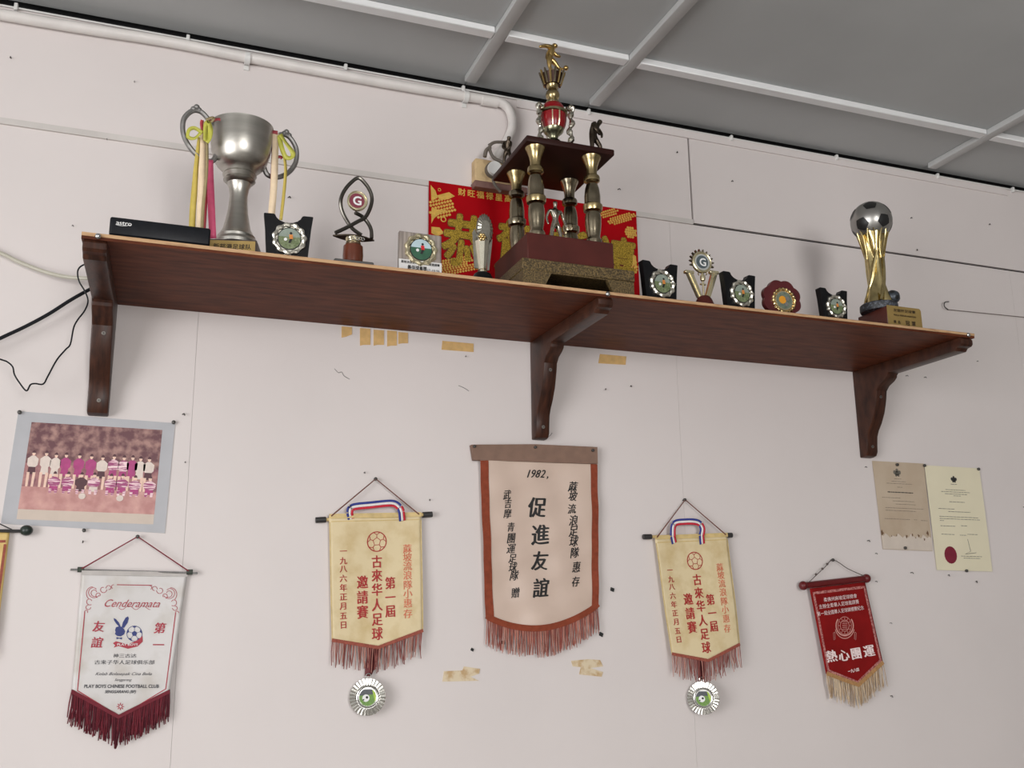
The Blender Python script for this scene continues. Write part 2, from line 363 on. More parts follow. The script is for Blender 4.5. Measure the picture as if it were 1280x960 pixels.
# ================================================================== shelf
SZ = 2.2205                      # shelf top
SX0, SX1, SF = -0.115, 1.937, -0.39
shelf = thing('trophy_shelf', 'long dark brown wooden wall shelf carried by three curved brackets', 'shelf', (0.9, 0, SZ-0.012))
mb = MB(); mb.prism([(SX0, SF+0.002), (SX1, SF+0.002), (SX1, 0.0), (SX0+0.016, 0.0)], lambda a_, b_, d: (a_, b_, d), SZ-0.012, SZ); board = mb.build('board', m_shelf, shelf, True)
mb = MB(); mb.rbox(SX0, SX1, SF, SF+0.002, SZ-0.0068, SZ, 0.0008, 1); mb.build('edge_band', m_edge, shelf, True)
def bracket(x0, x1, skew=0.0):
    zb = SZ-0.012
    prof = [(0, zb), (SF+0.006, zb), (SF+0.001, zb-0.006), (SF+0.001, zb-0.017), (SF+0.006, zb-0.022), (SF+0.018, zb-0.024), (SF+0.024, zb-0.031), (-0.135, zb-0.033),
            (-0.130, zb-0.037), (-0.128, 2.165), (-0.118, 2.157), (-0.098, 2.148), (-0.086, 2.136), (-0.082, 2.116), (-0.077, 2.098), (-0.070, 2.078), (-0.056, 2.052), (-0.042, 2.033), (-0.035, 2.018),
            (-0.032, 1.998), (-0.030, 1.976), (-0.024, 1.966), (-0.014, 1.963), (0, 1.963)]
    bm = bmesh.new(); vs = [bm.verts.new((x0, y, z)) for y, z in prof]; f = bm.faces.new(vs)
    e = bmesh.ops.extrude_face_region(bm, geom=[f]); bmesh.ops.translate(bm, vec=(x1-x0, 0, 0), verts=[v for v in e['geom'] if isinstance(v, bmesh.types.BMVert)])
    bmesh.ops.recalc_face_normals(bm, faces=bm.faces[:])
    ed = [q for q in bm.edges if abs(q.verts[0].co.x-q.verts[1].co.x) < 1e-6]
    bmesh.ops.bevel(bm, geom=ed, offset=0.0035, segments=2, affect='EDGES', profile=0.5)
    for v in bm.verts: v.co.x += skew*v.co.y/0.39
    b = MB(); bm.verts.index_update(); b.add([v.co[:] for v in bm.verts], [[v.index for v in q.verts] for q in bm.faces]); bm.free()
    o = b.build('bracket', m_bracket, shelf, True, 30)
    xc = (x0+x1)/2
    for y, z, nrm in [(-0.083, 2.12, (0, -1, 0)), (-0.0325, 1.99, (0, -1, 0))]:
        q = MB(); q.disc((xc, z), 0.004, y-0.002, y+0.004, 14); q.disc((xc, z), 0.002, y-0.003, y-0.002, 8, 1)
        q.build('screw', [mat('dull screw', (0.22, 0.2, 0.18), 0.5, 0.8, var=0.2, scale=90), m_darksteel], o, True)
    q = MB(); q.ball((xc+0.004-skew, SF-0.001, SZ-0.006), 0.0055, 14, 0, 1, 0.8, 1); q.build('stud', m_steel, o, True)
for a, b, c in [(-0.097, -0.056, 0.0155), (0.897, 0.933, 0.0), (1.880, 1.918, -0.012)]: bracket(a, b, c)

# ================================================================== things on the wall: cables, conduit
def smooth(pts, k=6):
    pts = [Vector(p) for p in pts]; out = []
    n = len(pts)
    for i in range(n-1):
        p0, p1, p2, p3 = pts[max(0, i-1)], pts[i], pts[i+1], pts[min(n-1, i+2)]
        for j in range(k):
            t = j/k
            out.append(0.5*((2*p1)+(p2-p0)*t+(2*p0-5*p1+4*p2-p3)*t*t+(3*p1-p0-3*p2+p3)*t**3))
    out.append(pts[-1]); return out
def pxpath(px, Y): return [P(x, y, Y if not isinstance(Y, list) else Y[i]) for i, (x, y) in enumerate(px)]

_a, _b, _c = P(0, 18, -0.014), P(200, 50.5, -0.014), P(310, 72, -0.014)
cp = [(-1.4, -0.014, _a.z-0.004), tuple(_a), tuple(_b), tuple(_c), (0.55, -0.014, 2.838), (0.77, -0.014, 2.842)]
arc = pxpath([(622, 127), (634, 134), (640, 147), (640, 160), (634, 175), (624, 190), (618, 198)], -0.016)
cond = thing('conduit_pipe', 'white painted conduit pipe running under the ceiling and bending down', 'pipe', (0.2, 0, 2.83))
mb = MB(); mb.tube(smooth(cp), 0.0125, 12); mb.build('pipe', m_pipe, cond, True)
mb = MB(); mb.tube(smooth([cp[-1]]+[tuple(p) for p in arc]), 0.0118, 12); mb.build('bend', m_pipe, cond, True)
for px in [(309, 73), (582, 121)]:
    c = P(*px, -0.014); mb = MB()
    mb.tube([(c.x-0.006, -0.014, c.z), (c.x+0.006, -0.014, c.z)], 0.0155, 14); mb.box(c.x-0.006, c.x+0.006, -0.003, 0.0, c.z-0.024, c.z+0.017)
    mb.build('saddle', m_clip, cond, True)
c = P(612, 126, -0.014); mb = MB(); mb.tube([(c.x-0.022, -0.014, c.z-0.001), (c.x+0.022, -0.014, c.z+0.0)], 0.0142, 14); mb.build('coupling', m_pipe, cond, True)

run = thing('cable_run', 'thin white cable clipped along the very top of the wall', 'cable', (0.9, 0, WALL_TOP))
mb = MB(); mb.tube([(-1.4, -0.005, 2.862), (0.6, -0.005, 2.8655), (2.5, -0.006, 2.866), (3.4, -0.006, 2.866)], 0.0022, 6); mb.build('cable', m_clip, run, True)
for px in [(20, 11), (235, 49), (432, 84), (579, 112), (736, 147), (914, 175), (1046, 202), (1172, 222), (1266, 239)]:
    c = P(*px, -0.005); mb = MB(); mb.rbox(c.x-0.004, c.x+0.004, -0.011, 0.0, 2.857, 2.874, 0.0015, 1); mb.build('clip', m_clip, run, True)

jb = thing('junction_box', 'weathered cream wooden block with a round white junction cover beside the conduit end', 'junction box', (0.80, 0, 2.6))
m_cream = mat('dirty cream paint', alb(196, 170, 128), 0.6, scale=30, col2=alb(140, 112, 82), lo=0.5, hi=0.75)
m_jbrown = mat('brown block', alb(120, 88, 80), 0.6, var=0.2, scale=30)
m_cablegrey = mat('grey cable sheath', alb(96, 88, 80), 0.5, var=0.1, scale=40)
a = P(594, 196, -0.03); b = P(660, 243, -0.03)
mb = MB(); mb.rbox(a.x, a.x+0.125, -0.03, 0.0, a.z-0.062, a.z-0.002, 0.003, 1); mb.build('block', m_cream, jb, True)
mb = MB(); mb.rbox(a.x-0.002, a.x+0.14, -0.032, 0.0, a.z-0.08, a.z-0.0625, 0.002, 1); mb.build('base_strip', m_jbrown, jb, True)
c = P(618, 211, -0.045); mb = MB(); mb.disc((c.x, c.z), 0.021, -0.042, -0.03, 28, 1); mb.disc((c.x, c.z), 0.018, -0.052, -0.042, 28, 0)
mb.build('cover', [m_clip, m_cablegrey], jb, True)
for pp, r in [([(632, 178), (618, 178), (612, 184), (616, 196), (624, 201), (640, 208)], 0.0042), ([(606, 196), (608, 188), (613, 184)], 0.005), ([(616, 223), (619, 232), (626, 240)], 0.004)]:
    mb = MB(); mb.tube(smooth(pxpath(pp, -0.05)), r, 8); mb.build('cable', m_cablegrey, jb, True)

m_cabwhite = mat('grey white cable sheath', alb(176, 172, 158), 0.45, var=0.05, scale=30)
mb = MB(); mb.tube(smooth(pxpath([(-160, 250), (-80, 282), (0, 316), (25, 328), (60, 341), (90, 347), (122, 348)], [-0.012]*4+[-0.02, -0.03, -0.05])), 0.0042, 8)
tag(mb.build('cable', m_cabwhite), 'pale grey cable sagging along the wall to the shelf end', 'cable')
mb = MB(); mb.tube(smooth(pxpath([(-160, 500), (-60, 452), (0, 423), (30, 409), (60, 393), (90, 374), (119, 358)], [-0.035]*5+[-0.038, -0.04])), 0.0038, 8)
tag(mb.build('cable', m_black), 'thick straight black cable rising to the shelf left end', 'cable')
mb = MB(); mb.tube(smooth(pxpath([(-60, 430), (0, 449), (10, 453), (16, 459), (18, 468), (24, 478), (33, 488.5), (38, 481), (44, 479.5), (54, 480), (60, 470), (71, 450), (82, 437), (88, 430), (92, 410), (97, 400), (106, 388), (110, 376), (106, 364), (99, 352), (97, 340), (101, 333), (110, 329.5), (120, 330)],
    -0.062), 5), 0.0017, 6)
tag(mb.build('cable', m_black), 'thin kinked black wire dangling from the shelf left end', 'cable')

# ================================================================== tape, nails, hook on the wall
m_tape = mat('aged masking tape', alb(196, 160, 104), 0.55, var=0.12, scale=60)
m_tape2 = mat('bleached tape', alb(204, 188, 160), 0.55, scale=60, col2=alb(178, 148, 108), lo=0.45, hi=0.65)
m_btape = mat('black foam tape', (0.02, 0.02, 0.02), 0.8, var=0.2, scale=80)
def tape(px, label, m, group=None):
    q = [P(x, y, -0.0012) for x, y in px]; n = len(q)
    mb = MB(); mb.add([(p.x, -0.0014, p.z) for p in q]+[(p.x, 0.0, p.z) for p in q], [tuple(range(n))]+[(i, (i+1) % n, n+(i+1) % n, n+i) for i in range(n)])
    tag(mb.build('tape_strip', m), label, 'tape', group)
T5 = ['leftmost stub of brown masking tape hanging below the shelf', 'second stub of brown masking tape from the left below the shelf', 'middle stub of five brown masking tapes below the shelf',
      'fourth and longest stub of brown masking tape below the shelf', 'rightmost of the five brown tape stubs below the shelf']
for (x0, y0, x1, y1), lb in zip([(427, 408, 440, 421), (450, 410, 463, 431), (467, 412, 480, 431), (484, 413, 496, 432), (498, 415, 510, 429)], T5):
    tape([(x0, y0), (x1, y0+1), (x1, y1-(3 if x0 == 427 else 0)), (x0+5, y1), (x0, y1+1)], lb, m_tape, 'brown tape stubs under the shelf')
tape([(553, 426), (592, 429.5), (592, 440), (552, 437)], 'horizontal brown masking tape strip left of the middle bracket', m_tape)
tape([(750, 442.5), (783, 445.5), (782, 456), (748, 454)], 'horizontal brown masking tape strip right of the middle bracket', m_tape)
tape([(555, 839), (578, 838), (580, 833), (600, 836), (599, 842), (588, 846), (599, 851), (553, 852)], 'torn bleached tape scrap low on the wall between the yellow and satin banners', m_tape2)
tape([(714, 826), (735, 824), (750, 825), (754, 833), (738, 835), (754, 840), (752, 846), (724, 843), (726, 834), (716, 833)], 'torn bleached tape scrap below the satin banner lower right', m_tape2)
for x, y, r, lb in [(765, 737, 3.2, 'black foam speck right of the satin banner near its lower edge'), (751, 793, 3.4, 'black square foam bit right of the satin banner fringe'),
                 (628, 803, 2.9, 'black square foam bit below the satin banner fringe on the left'), (590, 812, 2.4, 'smallest black foam sliver left below the satin banner')]:
    c = P(x, y); s = r*mpp(c); mb = MB(); a = random.uniform(0.2, 0.9)
    out = [(c.x+s*math.cos(a+PI/2*i+0.1*(i % 2))*(1.15 if i % 2 else 0.9), c.z+s*math.sin(a+PI/2*i)) for i in range(4)]
    mb.xz(out, -0.003, 0.0); tag(mb.build('foam_bit', m_btape), lb, 'foam bit')
def nail(x, y, s=1.0, slant=0.0):
    c = P(x, y); mb = MB(); h = 0.0042*s
    mb.tube([(c.x, 0.0, c.z), (c.x+slant*h, -0.006, c.z+0.001), (c.x+slant*h*1.6, -0.008, c.z-h)], 0.0016*s, 6)
    tag(mb.build('nail_stub', m_darksteel), 'tiny dark nail stub left in the white wall', 'nail', 'nail stubs in the wall')
for i, (x, y) in enumerate([(14, 73), (168, 103), (134, 175), (92, 283), (610, 181), (599, 203), (772, 237), (1138, 273), (1146, 313), (1236, 281), (1221, 452), (1132, 470), (1081, 584), (788, 483),
        (757, 487), (582, 446), (447, 254), (455, 591), (537, 625), (1084, 676), (1094, 692), (1138, 716), (1185, 719), (1220, 727), (1279, 634), (1094, 727), (1112, 779), (1113, 870), (846, 191), (914, 227),
        (104, 677), (360, 247), (1155, 472), (231, 578), (228, 518)]):
    nail(x, y, 0.45+0.45*random.random(), random.uniform(-1, 1))
m_pencil = mat('pencil graphite', (0.30, 0.28, 0.27), 0.7, var=0.2, scale=60)
for pts, lb in [([(418, 461), (423, 466), (427, 465), (430, 470), (437, 474)], 'dark pencil scribble on the wall below the tape stubs'), ([(573, 482), (580, 485), (586, 489)], 'short faint pencil scuff left of the middle bracket foot'),
                ([(337, 196), (340, 203), (342, 210)], 'faint vertical scuff on the wall right of the pewter cup'), ([(680, 546), (687, 545), (690, 541)], 'small tick mark right of the middle bracket foot')]:
    mb = MB(); mb.tube([(p.x, -0.0004, p.z) for p in smooth(pxpath(pts, 0.0), 3)], 0.0009, 5); tag(mb.build('scribble', m_pencil), lb, 'mark')
hk = thing('wall_hook', 'small bent wire hook holding a thin line on the right', 'hook', tuple(P(1184, 382)))
mb = MB(); mb.tube(smooth(pxpath([(1186, 377), (1181, 378), (1180.5, 383), (1185, 387)], [0, -0.012, -0.012, -0.004])), 0.0016, 6); mb.build('hook', m_darksteel, hk, True)
mb = MB(); mb.tube(pxpath([(1185, 387), (1230, 391.5), (1280, 396.5), (1400, 409)], -0.004), 0.0012, 5); mb.build('line', mat('thin grey line', alb(120, 110, 104), 0.6, var=0.1, scale=30), hk, True)

# ================================================================== banners
class Flag:
    def __init__(s, TL, TR, BL, BR, y0, waves, tip, shape='v'):
        s.c = [(P(*q, y0).x, P(*q, y0).z) for q in (TL, TR, BL, BR)]; s.y0 = y0; s.w = waves; s.tip = tip; s.shape = shape
        s.H = math.hypot(s.c[2][0]-s.c[0][0], s.c[2][1]-s.c[0][1]); s.Wd = math.hypot(s.c[1][0]-s.c[0][0], s.c[1][1]-s.c[0][1])
    def S(s, u, v):
        a, b, c, d = s.c
        return tuple((1-u)*(1-v)*a[i]+u*(1-v)*b[i]+(1-u)*v*c[i]+u*v*d[i] for i in (0, 1))
    def y(s, X, Z):
        r = s.y0
        for amp, kx, kz, ph, lift in s.w: r -= amp*math.sin(kx*(X-s.c[0][0])+kz*(s.c[0][1]-Z)+ph) + lift*(s.c[0][1]-Z)
        return min(r, -0.0035)
    def at(s, u, v, e=0.0):
        X, Z = s.S(u, v); return Vector((X, s.y(X, Z)-e, Z))
    def vb(s, u):
        t = 1-abs(2*u-1)
        return 1+s.tip*(t if s.shape == 'v' else (math.sin(t*PI/2)**0.8))
    def uv(s, x, y):
        q = P(x, y, s.y0); u, v = 0.5, 0.5
        for _ in range(20):
            a, b = s.S(u, v); e = 1e-4
            ua = s.S(u+e, v); va = s.S(u, v+e)
            j11, j12, j21, j22 = (ua[0]-a)/e, (va[0]-a)/e, (ua[1]-b)/e, (va[1]-b)/e
            dx, dz = q.x-a, q.z-b; D = j11*j22-j12*j21
            u += (dx*j22-dz*j12)/D; v += (j11*dz-j21*dx)/D
        return u, v
    def frame(s, u, v):
        a = Vector(s.S(u, v)); b = Vector(s.S(u+1e-3, v)); c = Vector(s.S(u, v+1e-3))
        return a, (b-a).normalized(), (a-c).normalized()
    def cloth(s, nu=28, nv=40):
        mb = MB(); vs = []
        for i in range(nu+1):
            u = i/nu
            for j in range(nv+1): vs.append(s.at(u, s.vb(u)*j/nv))
        mb.add(vs, [(i*(nv+1)+j, (i+1)*(nv+1)+j, (i+1)*(nv+1)+j+1, i*(nv+1)+j+1) for i in range(nu) for j in range(nv)])
        return mb
    def text(s, mb, t, u, v, size, e=0.0016, **k):
        a, ax, az = s.frame(u, v)
        put(mb, t, a[0], a[1], size, lambda X, Z: s.y(X, Z)-e, ax, az, **k)
    def line(s, mb, uvs, wd, e=0.0014, mi=0, sub=6, closed=False):
        pts = []
        n = len(uvs); m = n if closed else n-1
        for i in range(m):
            a, b = uvs[i], uvs[(i+1) % n]
            for j in range(sub): pts.append((a[0]+(b[0]-a[0])*j/sub, a[1]+(b[1]-a[1])*j/sub))
        if not closed: pts.append(uvs[-1])
        q = [Vector(s.S(*p)) for p in pts]; k = len(q); vs = []
        for i in range(k):
            a = q[i-1] if (i > 0 or closed) else q[i]; b = q[(i+1) % k] if (i < k-1 or closed) else q[i]
            d = (b-a).normalized(); nn = Vector((-d.y, d.x))
            for sg in (-.5, .5):
                p = q[i]+nn*wd*sg; vs.append((p.x, s.y(p.x, p.y)-e, p.y))
        mb.add(vs, [(2*i, 2*i+1, (2*i+3) % (2*k), (2*i+2) % (2*k)) for i in range(k if closed else k-1)], mi)
    def poly(s, mb, uvs, e=0.0014, mi=0):
        mb.add([s.at(u, v, e) for u, v in uvs], [tuple(range(len(uvs)))], mi)
    def fringe(s, n, length, r, m, parent, u0=0.0, u1=1.0, jit=0.25, lfun=None, mats=None):
        mb = MB()
        for i in range(n):
            u = u0+(u1-u0)*(i+random.uniform(0.2, 0.8))/n; p = s.at(u, s.vb(u), 0.0); L = length*(1-jit*random.random())*(lfun(u) if lfun else 1)
            dx = random.uniform(-.006, .006); dy = random.uniform(-.003, .004); sw = random.uniform(-.002, .002)
            mb.tube([(p.x, p.y, p.z+0.004), (p.x+dx*.3+sw, p.y-dy*.5, p.z-L*.45), (p.x+dx, min(p.y-dy, -0.003), p.z-L)], [r, r, r*0.8], 4, random.randrange(len(mats)) if mats else 0)
        return stuff(mb.build('fringe', mats or m, parent, True))
def px_m(x, y, n, Y=-0.012): return n*mpp(P(x, y, Y))
def pin(px, parent, m=None, r=0.004, Y=0.0, out=0.012):
    c = P(*px, Y-out*0.5); mb = MB()
    mb.disc((c.x, c.z), r, Y-out, Y-out+0.004, 14); mb.disc((c.x, c.z), r*0.35, Y-out+0.004, Y, 8)
    mb.ball((c.x, Y-out, c.z), r*0.9, 12, 0, 1, 0.5, 1)
    return mb.build('pin', m or m_darksteel, parent, True)

# ---- yellow silk pennants
m_silk = mat('yellowed silk', alb(208, 191, 154), 0.5, scale=26, col2=alb(192, 170, 126), bump=0.12, bscale=120, spec=0.25, lo=0.42, hi=0.75)
m_silkhem = mat('silk hem', alb(196, 172, 118), 0.5, var=0.15, scale=60)
m_cordbrown = mat('brown cord', alb(104, 62, 52), 0.8, var=0.2, scale=200)
m_trimbrown = mat('brown braid', alb(140, 72, 58), 0.8, var=0.2, scale=200)
m_fr1 = mat('brown fringe', alb(126, 68, 62), 0.8, var=0.15, scale=90)
m_fr2 = mat('pale brown fringe', alb(164, 116, 104), 0.8, var=0.15, scale=90)
m_rod = mat('black rod end', (0.03, 0.028, 0.028), 0.5, var=0.2, scale=60)
m_rib = [mat('blue ribbon', alb(44, 54, 130), 0.6, var=0.1, scale=150), mat('white ribbon', alb(220, 216, 214), 0.6, var=0.03, scale=150), mat('red ribbon', alb(190, 30, 52), 0.6, var=0.1, scale=150)]
FA = Flag((411, 645.5), (526.5, 643), (414, 800), (528, 788), -0.012, [(0.0016, 30, 6, 0.4, 0.012), (0.0010, 14, 22, 1.0, 0)], 0.10)
FB = Flag((818, 672), (908.5, 668.5), (836, 817), (921, 805), -0.014, [(0.0020, 26, 4, 2.6, 0.05), (0.0012, 16, 24, 0.3, 0)], 0.10)
def yellow(F, rodpx, apex, label, medpx, ribbonpx, mlabel, turn):
    g = 'yellow silk football pennants'
    a = P(*apex, -0.006); t = thing('pennant', label, 'pennant', (a.x, 0, a.z), group=g)
    solid(F.cloth().build('cloth', m_silk, t, True), 0.0012)
    mb = MB(); r0 = P(*rodpx[0], F.y0+0.002); r1 = P(*rodpx[1], F.y0+0.002)
    mb.tube([r0, r1], 0.0038, 10); mb.build('rod', m_silkhem, t, True)
    for p, q in ((r0, r1), (r1, r0)):
        d = (q-p).normalized(); mb = MB(); mb.tube([p-d*0.004, p+d*0.018], 0.0064, 12); mb.build('rod_end', m_rod, t, True)
    mb = MB(); F.line(mb, [(0, 0.0), (1, 0.0)], 0.010, 0.0034, sub=20); F.line(mb, [(0.02, 0.045), (0.98, 0.045)], 0.0022, 0.0016, sub=20); mb.build('hem', m_silkhem, t, True)
    mb = MB(); e0 = F.at(0.02, 0.0, 0.004); e1 = F.at(0.97, 0.0, 0.004)
    mb.tube([e0, a+Vector((0, -0.006, 0)), e1], 0.0016, 6); mb.build('cord', m_cordbrown, t, True)
    pin(apex, t)
    mb = MB(); F.line(mb, [(0, 1), (0.5, 1+F.tip), (1, 1)], 0.007, 0.002, sub=16); mb.build('braid', m_trimbrown, t, True)
    for e_ in (0.004, 0.996): mb = MB(); F.line(mb, [(e_, 0.05), (e_, 1)], 0.0022, 0.0013, sub=20); mb.build('edging', m_silkhem, t, True)
    F.fringe(64, 0.058, 0.0011, None, t, mats=[m_fr1, m_fr1, m_fr2], jit=0.35)
    # lettering, laid out once on the left pennant
    def colm(m, txt, px, ys, size, bold, sx=1.0):
        for ch, yy in zip(txt, ys):
            u, v = FA.uv(px if not isinstance(px, list) else px[0], yy); b_ = MB(); F.text(b_, ch, u, v, px_m(470, 720, size), bold=bold, sx=sx, pen=bold > 0.02); b_.build('character', m, t, True)
    colm(m_redink, '一九八六年正月五日', 428.8, [689, 701, 711, 723, 734.6, 746, 757.5, 769.6, 781], 9.6, 0.022)
    colm(m_redink, '邀請賽', 452.8, [727.7, 746.6, 765], 17, 0.034, 0.85)
    colm(m_redink, '古來华人足球', 471, [702, 719.5, 737, 756, 774, 792], 16.5, 0.03, 0.85)
    colm(m_redink, '第一屆', 487.5, [728.7, 746.6, 763.8], 16, 0.03, 0.85)
    colm(m_orangeink, '蔴坡流浪隊小惠存', 509, [686, 696.5, 707.5, 719, 731, 742, 754, 767], 12, 0.012, 1.0)
    mb = MB(); u0, v0 = FA.uv(471, 677); ru = 12/116; rv = ru*F.Wd/F.H
    cir = lambda k, n, ph=0: [(u0+ru*k*math.cos(2*PI*i/n+ph), v0-rv*k*math.sin(2*PI*i/n+ph)) for i in range(n)]
    F.line(mb, cir(1, 28), 0.0022, sub=1, closed=True); F.line(mb, cir(0.42, 5, PI/2), 0.0016, sub=1, closed=True)
    A, B, C_ = cir(0.42, 5, PI/2), cir(0.72, 5, PI/2), cir(1, 10, PI/2+PI/10-PI/10)
    for i in range(5):
        F.line(mb, [A[i], B[i]], 0.0014, sub=1)
        for s_ in (-1, 1):
            an = PI/2+2*PI*i/5+s_*0.36; F.line(mb, [B[i], (u0+ru*math.cos(an), v0-rv*math.sin(an))], 0.0014, sub=1)
    mb.build('football_emblem', m_redink, t, True)
    # ---- the medal hung over it
    c = P(*medpx, -0.012); md = thing('medal', mlabel, 'medal', (c.x, 0, c.z), group='silver medals below the yellow pennants')
    R = 0.0385; n = 30; mb = MB(); vs = []
    for k, rr in enumerate((0.6, 0.68, 1.0, 0.96, 0.6)):
        for i in range(2*n):
            an = 2*PI*i/(2*n); pl = 0.003 if i % 2 else -0.001
            vs.append((c.x+R*rr*math.cos(an), -0.012-(pl if k in (1, 2) else (0.001 if k == 0 else -0.004)), c.z+R*rr*math.sin(an)))
    mb.add(vs, [(k*2*n+i, k*2*n+(i+1) % (2*n), (k+1)*2*n+(i+1) % (2*n), (k+1)*2*n+i) for k in range(4) for i in range(2*n)]); mb.build('pleated_rim', m_silver, md, True, 10)
    mb = MB(); mb.disc((c.x, c.z), R*0.63, -0.0135, -0.008, 36); mb.wreath((c.x, -0.0135, c.z), R*0.56, 0.0022, 1, 40, 0, 0.0); mb.build('centre', m_silver, md, True)
    mb = MB(); rr = R*0.47
    def half(a0, a1, mi, e): mb.xz([(c.x+rr*math.cos(a0+(a1-a0)*i/20), c.z+rr*math.sin(a0+(a1-a0)*i/20)) for i in range(21)], -0.0142-e, -0.0135, mi)
    mb.disc((c.x, c.z), rr, -0.0140, -0.0135, 32, 0); half(rad(20), rad(170), 1, 0.0002); half(rad(60), rad(120), 2, 0.0003); half(rad(-30), rad(60), 3, 0.0003)
    mb.disc((c.x-rr*0.2, c.z-rr*0.1), rr*0.42, -0.0147, -0.0135, 24, 2); mb.disc((c.x-rr*0.08, c.z-rr*0.02), rr*0.16, -0.0150, -0.0147, 6, 4); mb.disc((c.x-rr*0.48, c.z-rr*0.28), rr*0.1, -0.0150, -0.0147, 6, 4)
    mb.build('picture', [mat('print green', alb(92, 130, 48), 0.4, var=0.2, scale=200), mat('print dark', alb(62, 66, 72), 0.4, var=0.2, scale=200), m_white, mat('print lime', alb(150, 178, 50), 0.4, var=0.1, scale=200), m_ink], md, True)
    for ch_ in list(md.children): ch_.rotation_euler[2] = turn; ch_.location.y = -0.004-0.010*abs(turn)/0.4
    # tricolour ribbon: over the cord, down behind the cloth and out to the medal
    pts = [P(x, y, F.y0-0.009) for x, y in ribbonpx]
    for (pp, wd) in [(pts, 0.016), ([pts[0], P(ribbonpx[0][0]+2, ribbonpx[0][1]+9, F.y0-0.002), ], 0.016), ([pts[-1], P(ribbonpx[-1][0]+1, ribbonpx[-1][1]+11, F.y0-0.002)], 0.016)]:
        mb = MB(); sp = smooth(pp, 8)
        for k in range(3):
            off = (k-1)*wd/3; q = []; sd = []
            for i, p in enumerate(sp):
                d = (sp[min(i+1, len(sp)-1)]-sp[max(i-1, 0)]).normalized(); nn = Vector((-d.z, 0, d.x))
                if abs(d.x) > abs(d.z): nn = nn if nn.z > 0 else -nn
                else: nn = nn if nn.x > 0 else -nn
                kk = off if abs(d.x) <= abs(d.z) else -off
                q.append(p+nn*kk); sd.append(nn)
            mb.strip(q, wd/3, k, sd)
        solid(mb.build('ribbon', m_rib, md, True), 0.0006)
    mb = MB(); tp = F.at(0.5, 1.02, -0.006)
    mb.strip([(tp.x, -0.006, tp.z+0.02), (c.x+0.004, -0.008, c.z+0.055), (c.x, -0.011, c.z+R+0.004)], [0.03, 0.02, 0.014], 0, (1, 0, 0)); solid(mb.build('ribbon_tail', mat('dark red ribbon', alb(96, 40, 42), 0.7, var=0.2, scale=90), md, True), 0.0008)
    mb = MB(); mb.wreath((c.x+0.001, -0.012, c.z+R+0.003), 0.006, 0.0013, 1, 24, 0, 0); mb.build('ring', m_silver, md, True)
yellow(FA, [(397, 650), (538, 643)], (469, 599), 'yellow silk pennant with red characters hanging left of the satin banner', (459.5, 871), [(437, 641), (441, 634), (465, 631), (490, 629), (499, 634), (502, 640)], 'silver rosette medal below the left yellow pennant', -0.15)
yellow(FB, [(806, 671), (913, 669)], (855, 625), 'yellow silk pennant with red characters hanging right of the satin banner', (877.5, 872), [(841, 670), (843, 655), (857, 652), (872, 653), (878, 660), (877, 669)], 'silver rosette medal below the right yellow pennant', -0.42)

# ---- satin banner in the middle
m_satin = mat('beige satin', alb(194, 173, 159), 0.34, var=0.05, scale=8, bump=0.03, bscale=50)
m_rust = mat('rust velvet trim', alb(138, 68, 48, 1.0), 0.85, var=0.15, scale=90, spec=0.15)
m_header = mat('brown header cloth', alb(122, 96, 82), 0.7, var=0.1, scale=40)
FC = Flag((600, 572), (746, 577), (607, 772), (747, 757), -0.012, [(0.0018, 22, 10, 0.5, 0.01), (0.0014, 9, 34, 1.0, 0), (0.0009, 60, -18, 0, 0), (0.0011, 40, 70, 0.5, 0)], 0.115, 'r')
a = P(670, 560); t = thing('banner', 'beige satin banner with black brush writing and rust velvet edges below the middle bracket', 'banner', (a.x, 0, a.z))
solid(FC.cloth(36, 48).build('cloth', m_satin, t, True), 0.0014)
hp = [(589, 556), (668, 555.5), (746, 559), (746.5, 580), (668, 577.5), (592, 575)]
mb = MB(); q = [P(x, y, -0.016) for x, y in hp]
mb.add([(p.x, -0.0195, p.z) for p in q]+[(p.x, -0.004, p.z) for p in q], [(0, 1, 4, 5), (1, 2, 3, 4), (6, 7, 10, 11), (7, 8, 9, 10)]+[(i, (i+1) % 6, 6+(i+1) % 6, 6+i) for i in range(6)])
mb.build('header', m_header, t, True)
for e_, w_ in ((0.028, 0.020), (0.972, 0.018)): mb = MB(); FC.line(mb, [(e_, 0.02), (e_, 1.0)], w_, 0.0022, sub=40); mb.build('side_trim', m_rust, t, True)
mb = MB(); FC.line(mb, [(u/40, FC.vb(u/40)-0.012) for u in range(0, 41)], 0.014, 0.0028, sub=1); mb.build('bottom_trim', m_rust, t, True)
FC.fringe(120, 0.062, 0.0011, None, t, mats=[mat('rust fringe', alb(132, 70, 60), 0.85, var=0.15, scale=90), mat('pale rust fringe', alb(166, 112, 98), 0.85, var=0.15, scale=90)], jit=0.2)
for px in [(593, 558), (669, 559), (741, 563)]: pin(px, t, m_darksteel, 0.0035, -0.019, 0.005)
def brush(ch, x, y, size, bold, shear, sx):
    u, v = FC.uv(x, y); a_, ax, az = FC.frame(u, v); th = random.uniform(-0.07, 0.07); c_, s_ = math.cos(th), math.sin(th)
    ax2 = ax*c_+az*s_; az2 = az*c_-ax*s_; b_ = MB()
    put(b_, ch, a_[0], a_[1], px_m(x, y, size), lambda X, Z: FC.y(X, Z)-0.0016, ax2, az2, bold=bold, shear=shear, sx=sx, pen=True); b_.build('character', m_ink, t, True)
for ch, x, y, s_ in [('促', 670, 634, 27), ('進', 673.5, 668.5, 27), ('友', 673.5, 701, 25), ('誼', 674, 735, 25)]: brush(ch, x, y, s_, 0.034, 0.16, 0.9)
for k, ch in enumerate('1982,'): brush(ch, 660.5+k*6, 592, 14, 0.02, 0.4, 0.9)
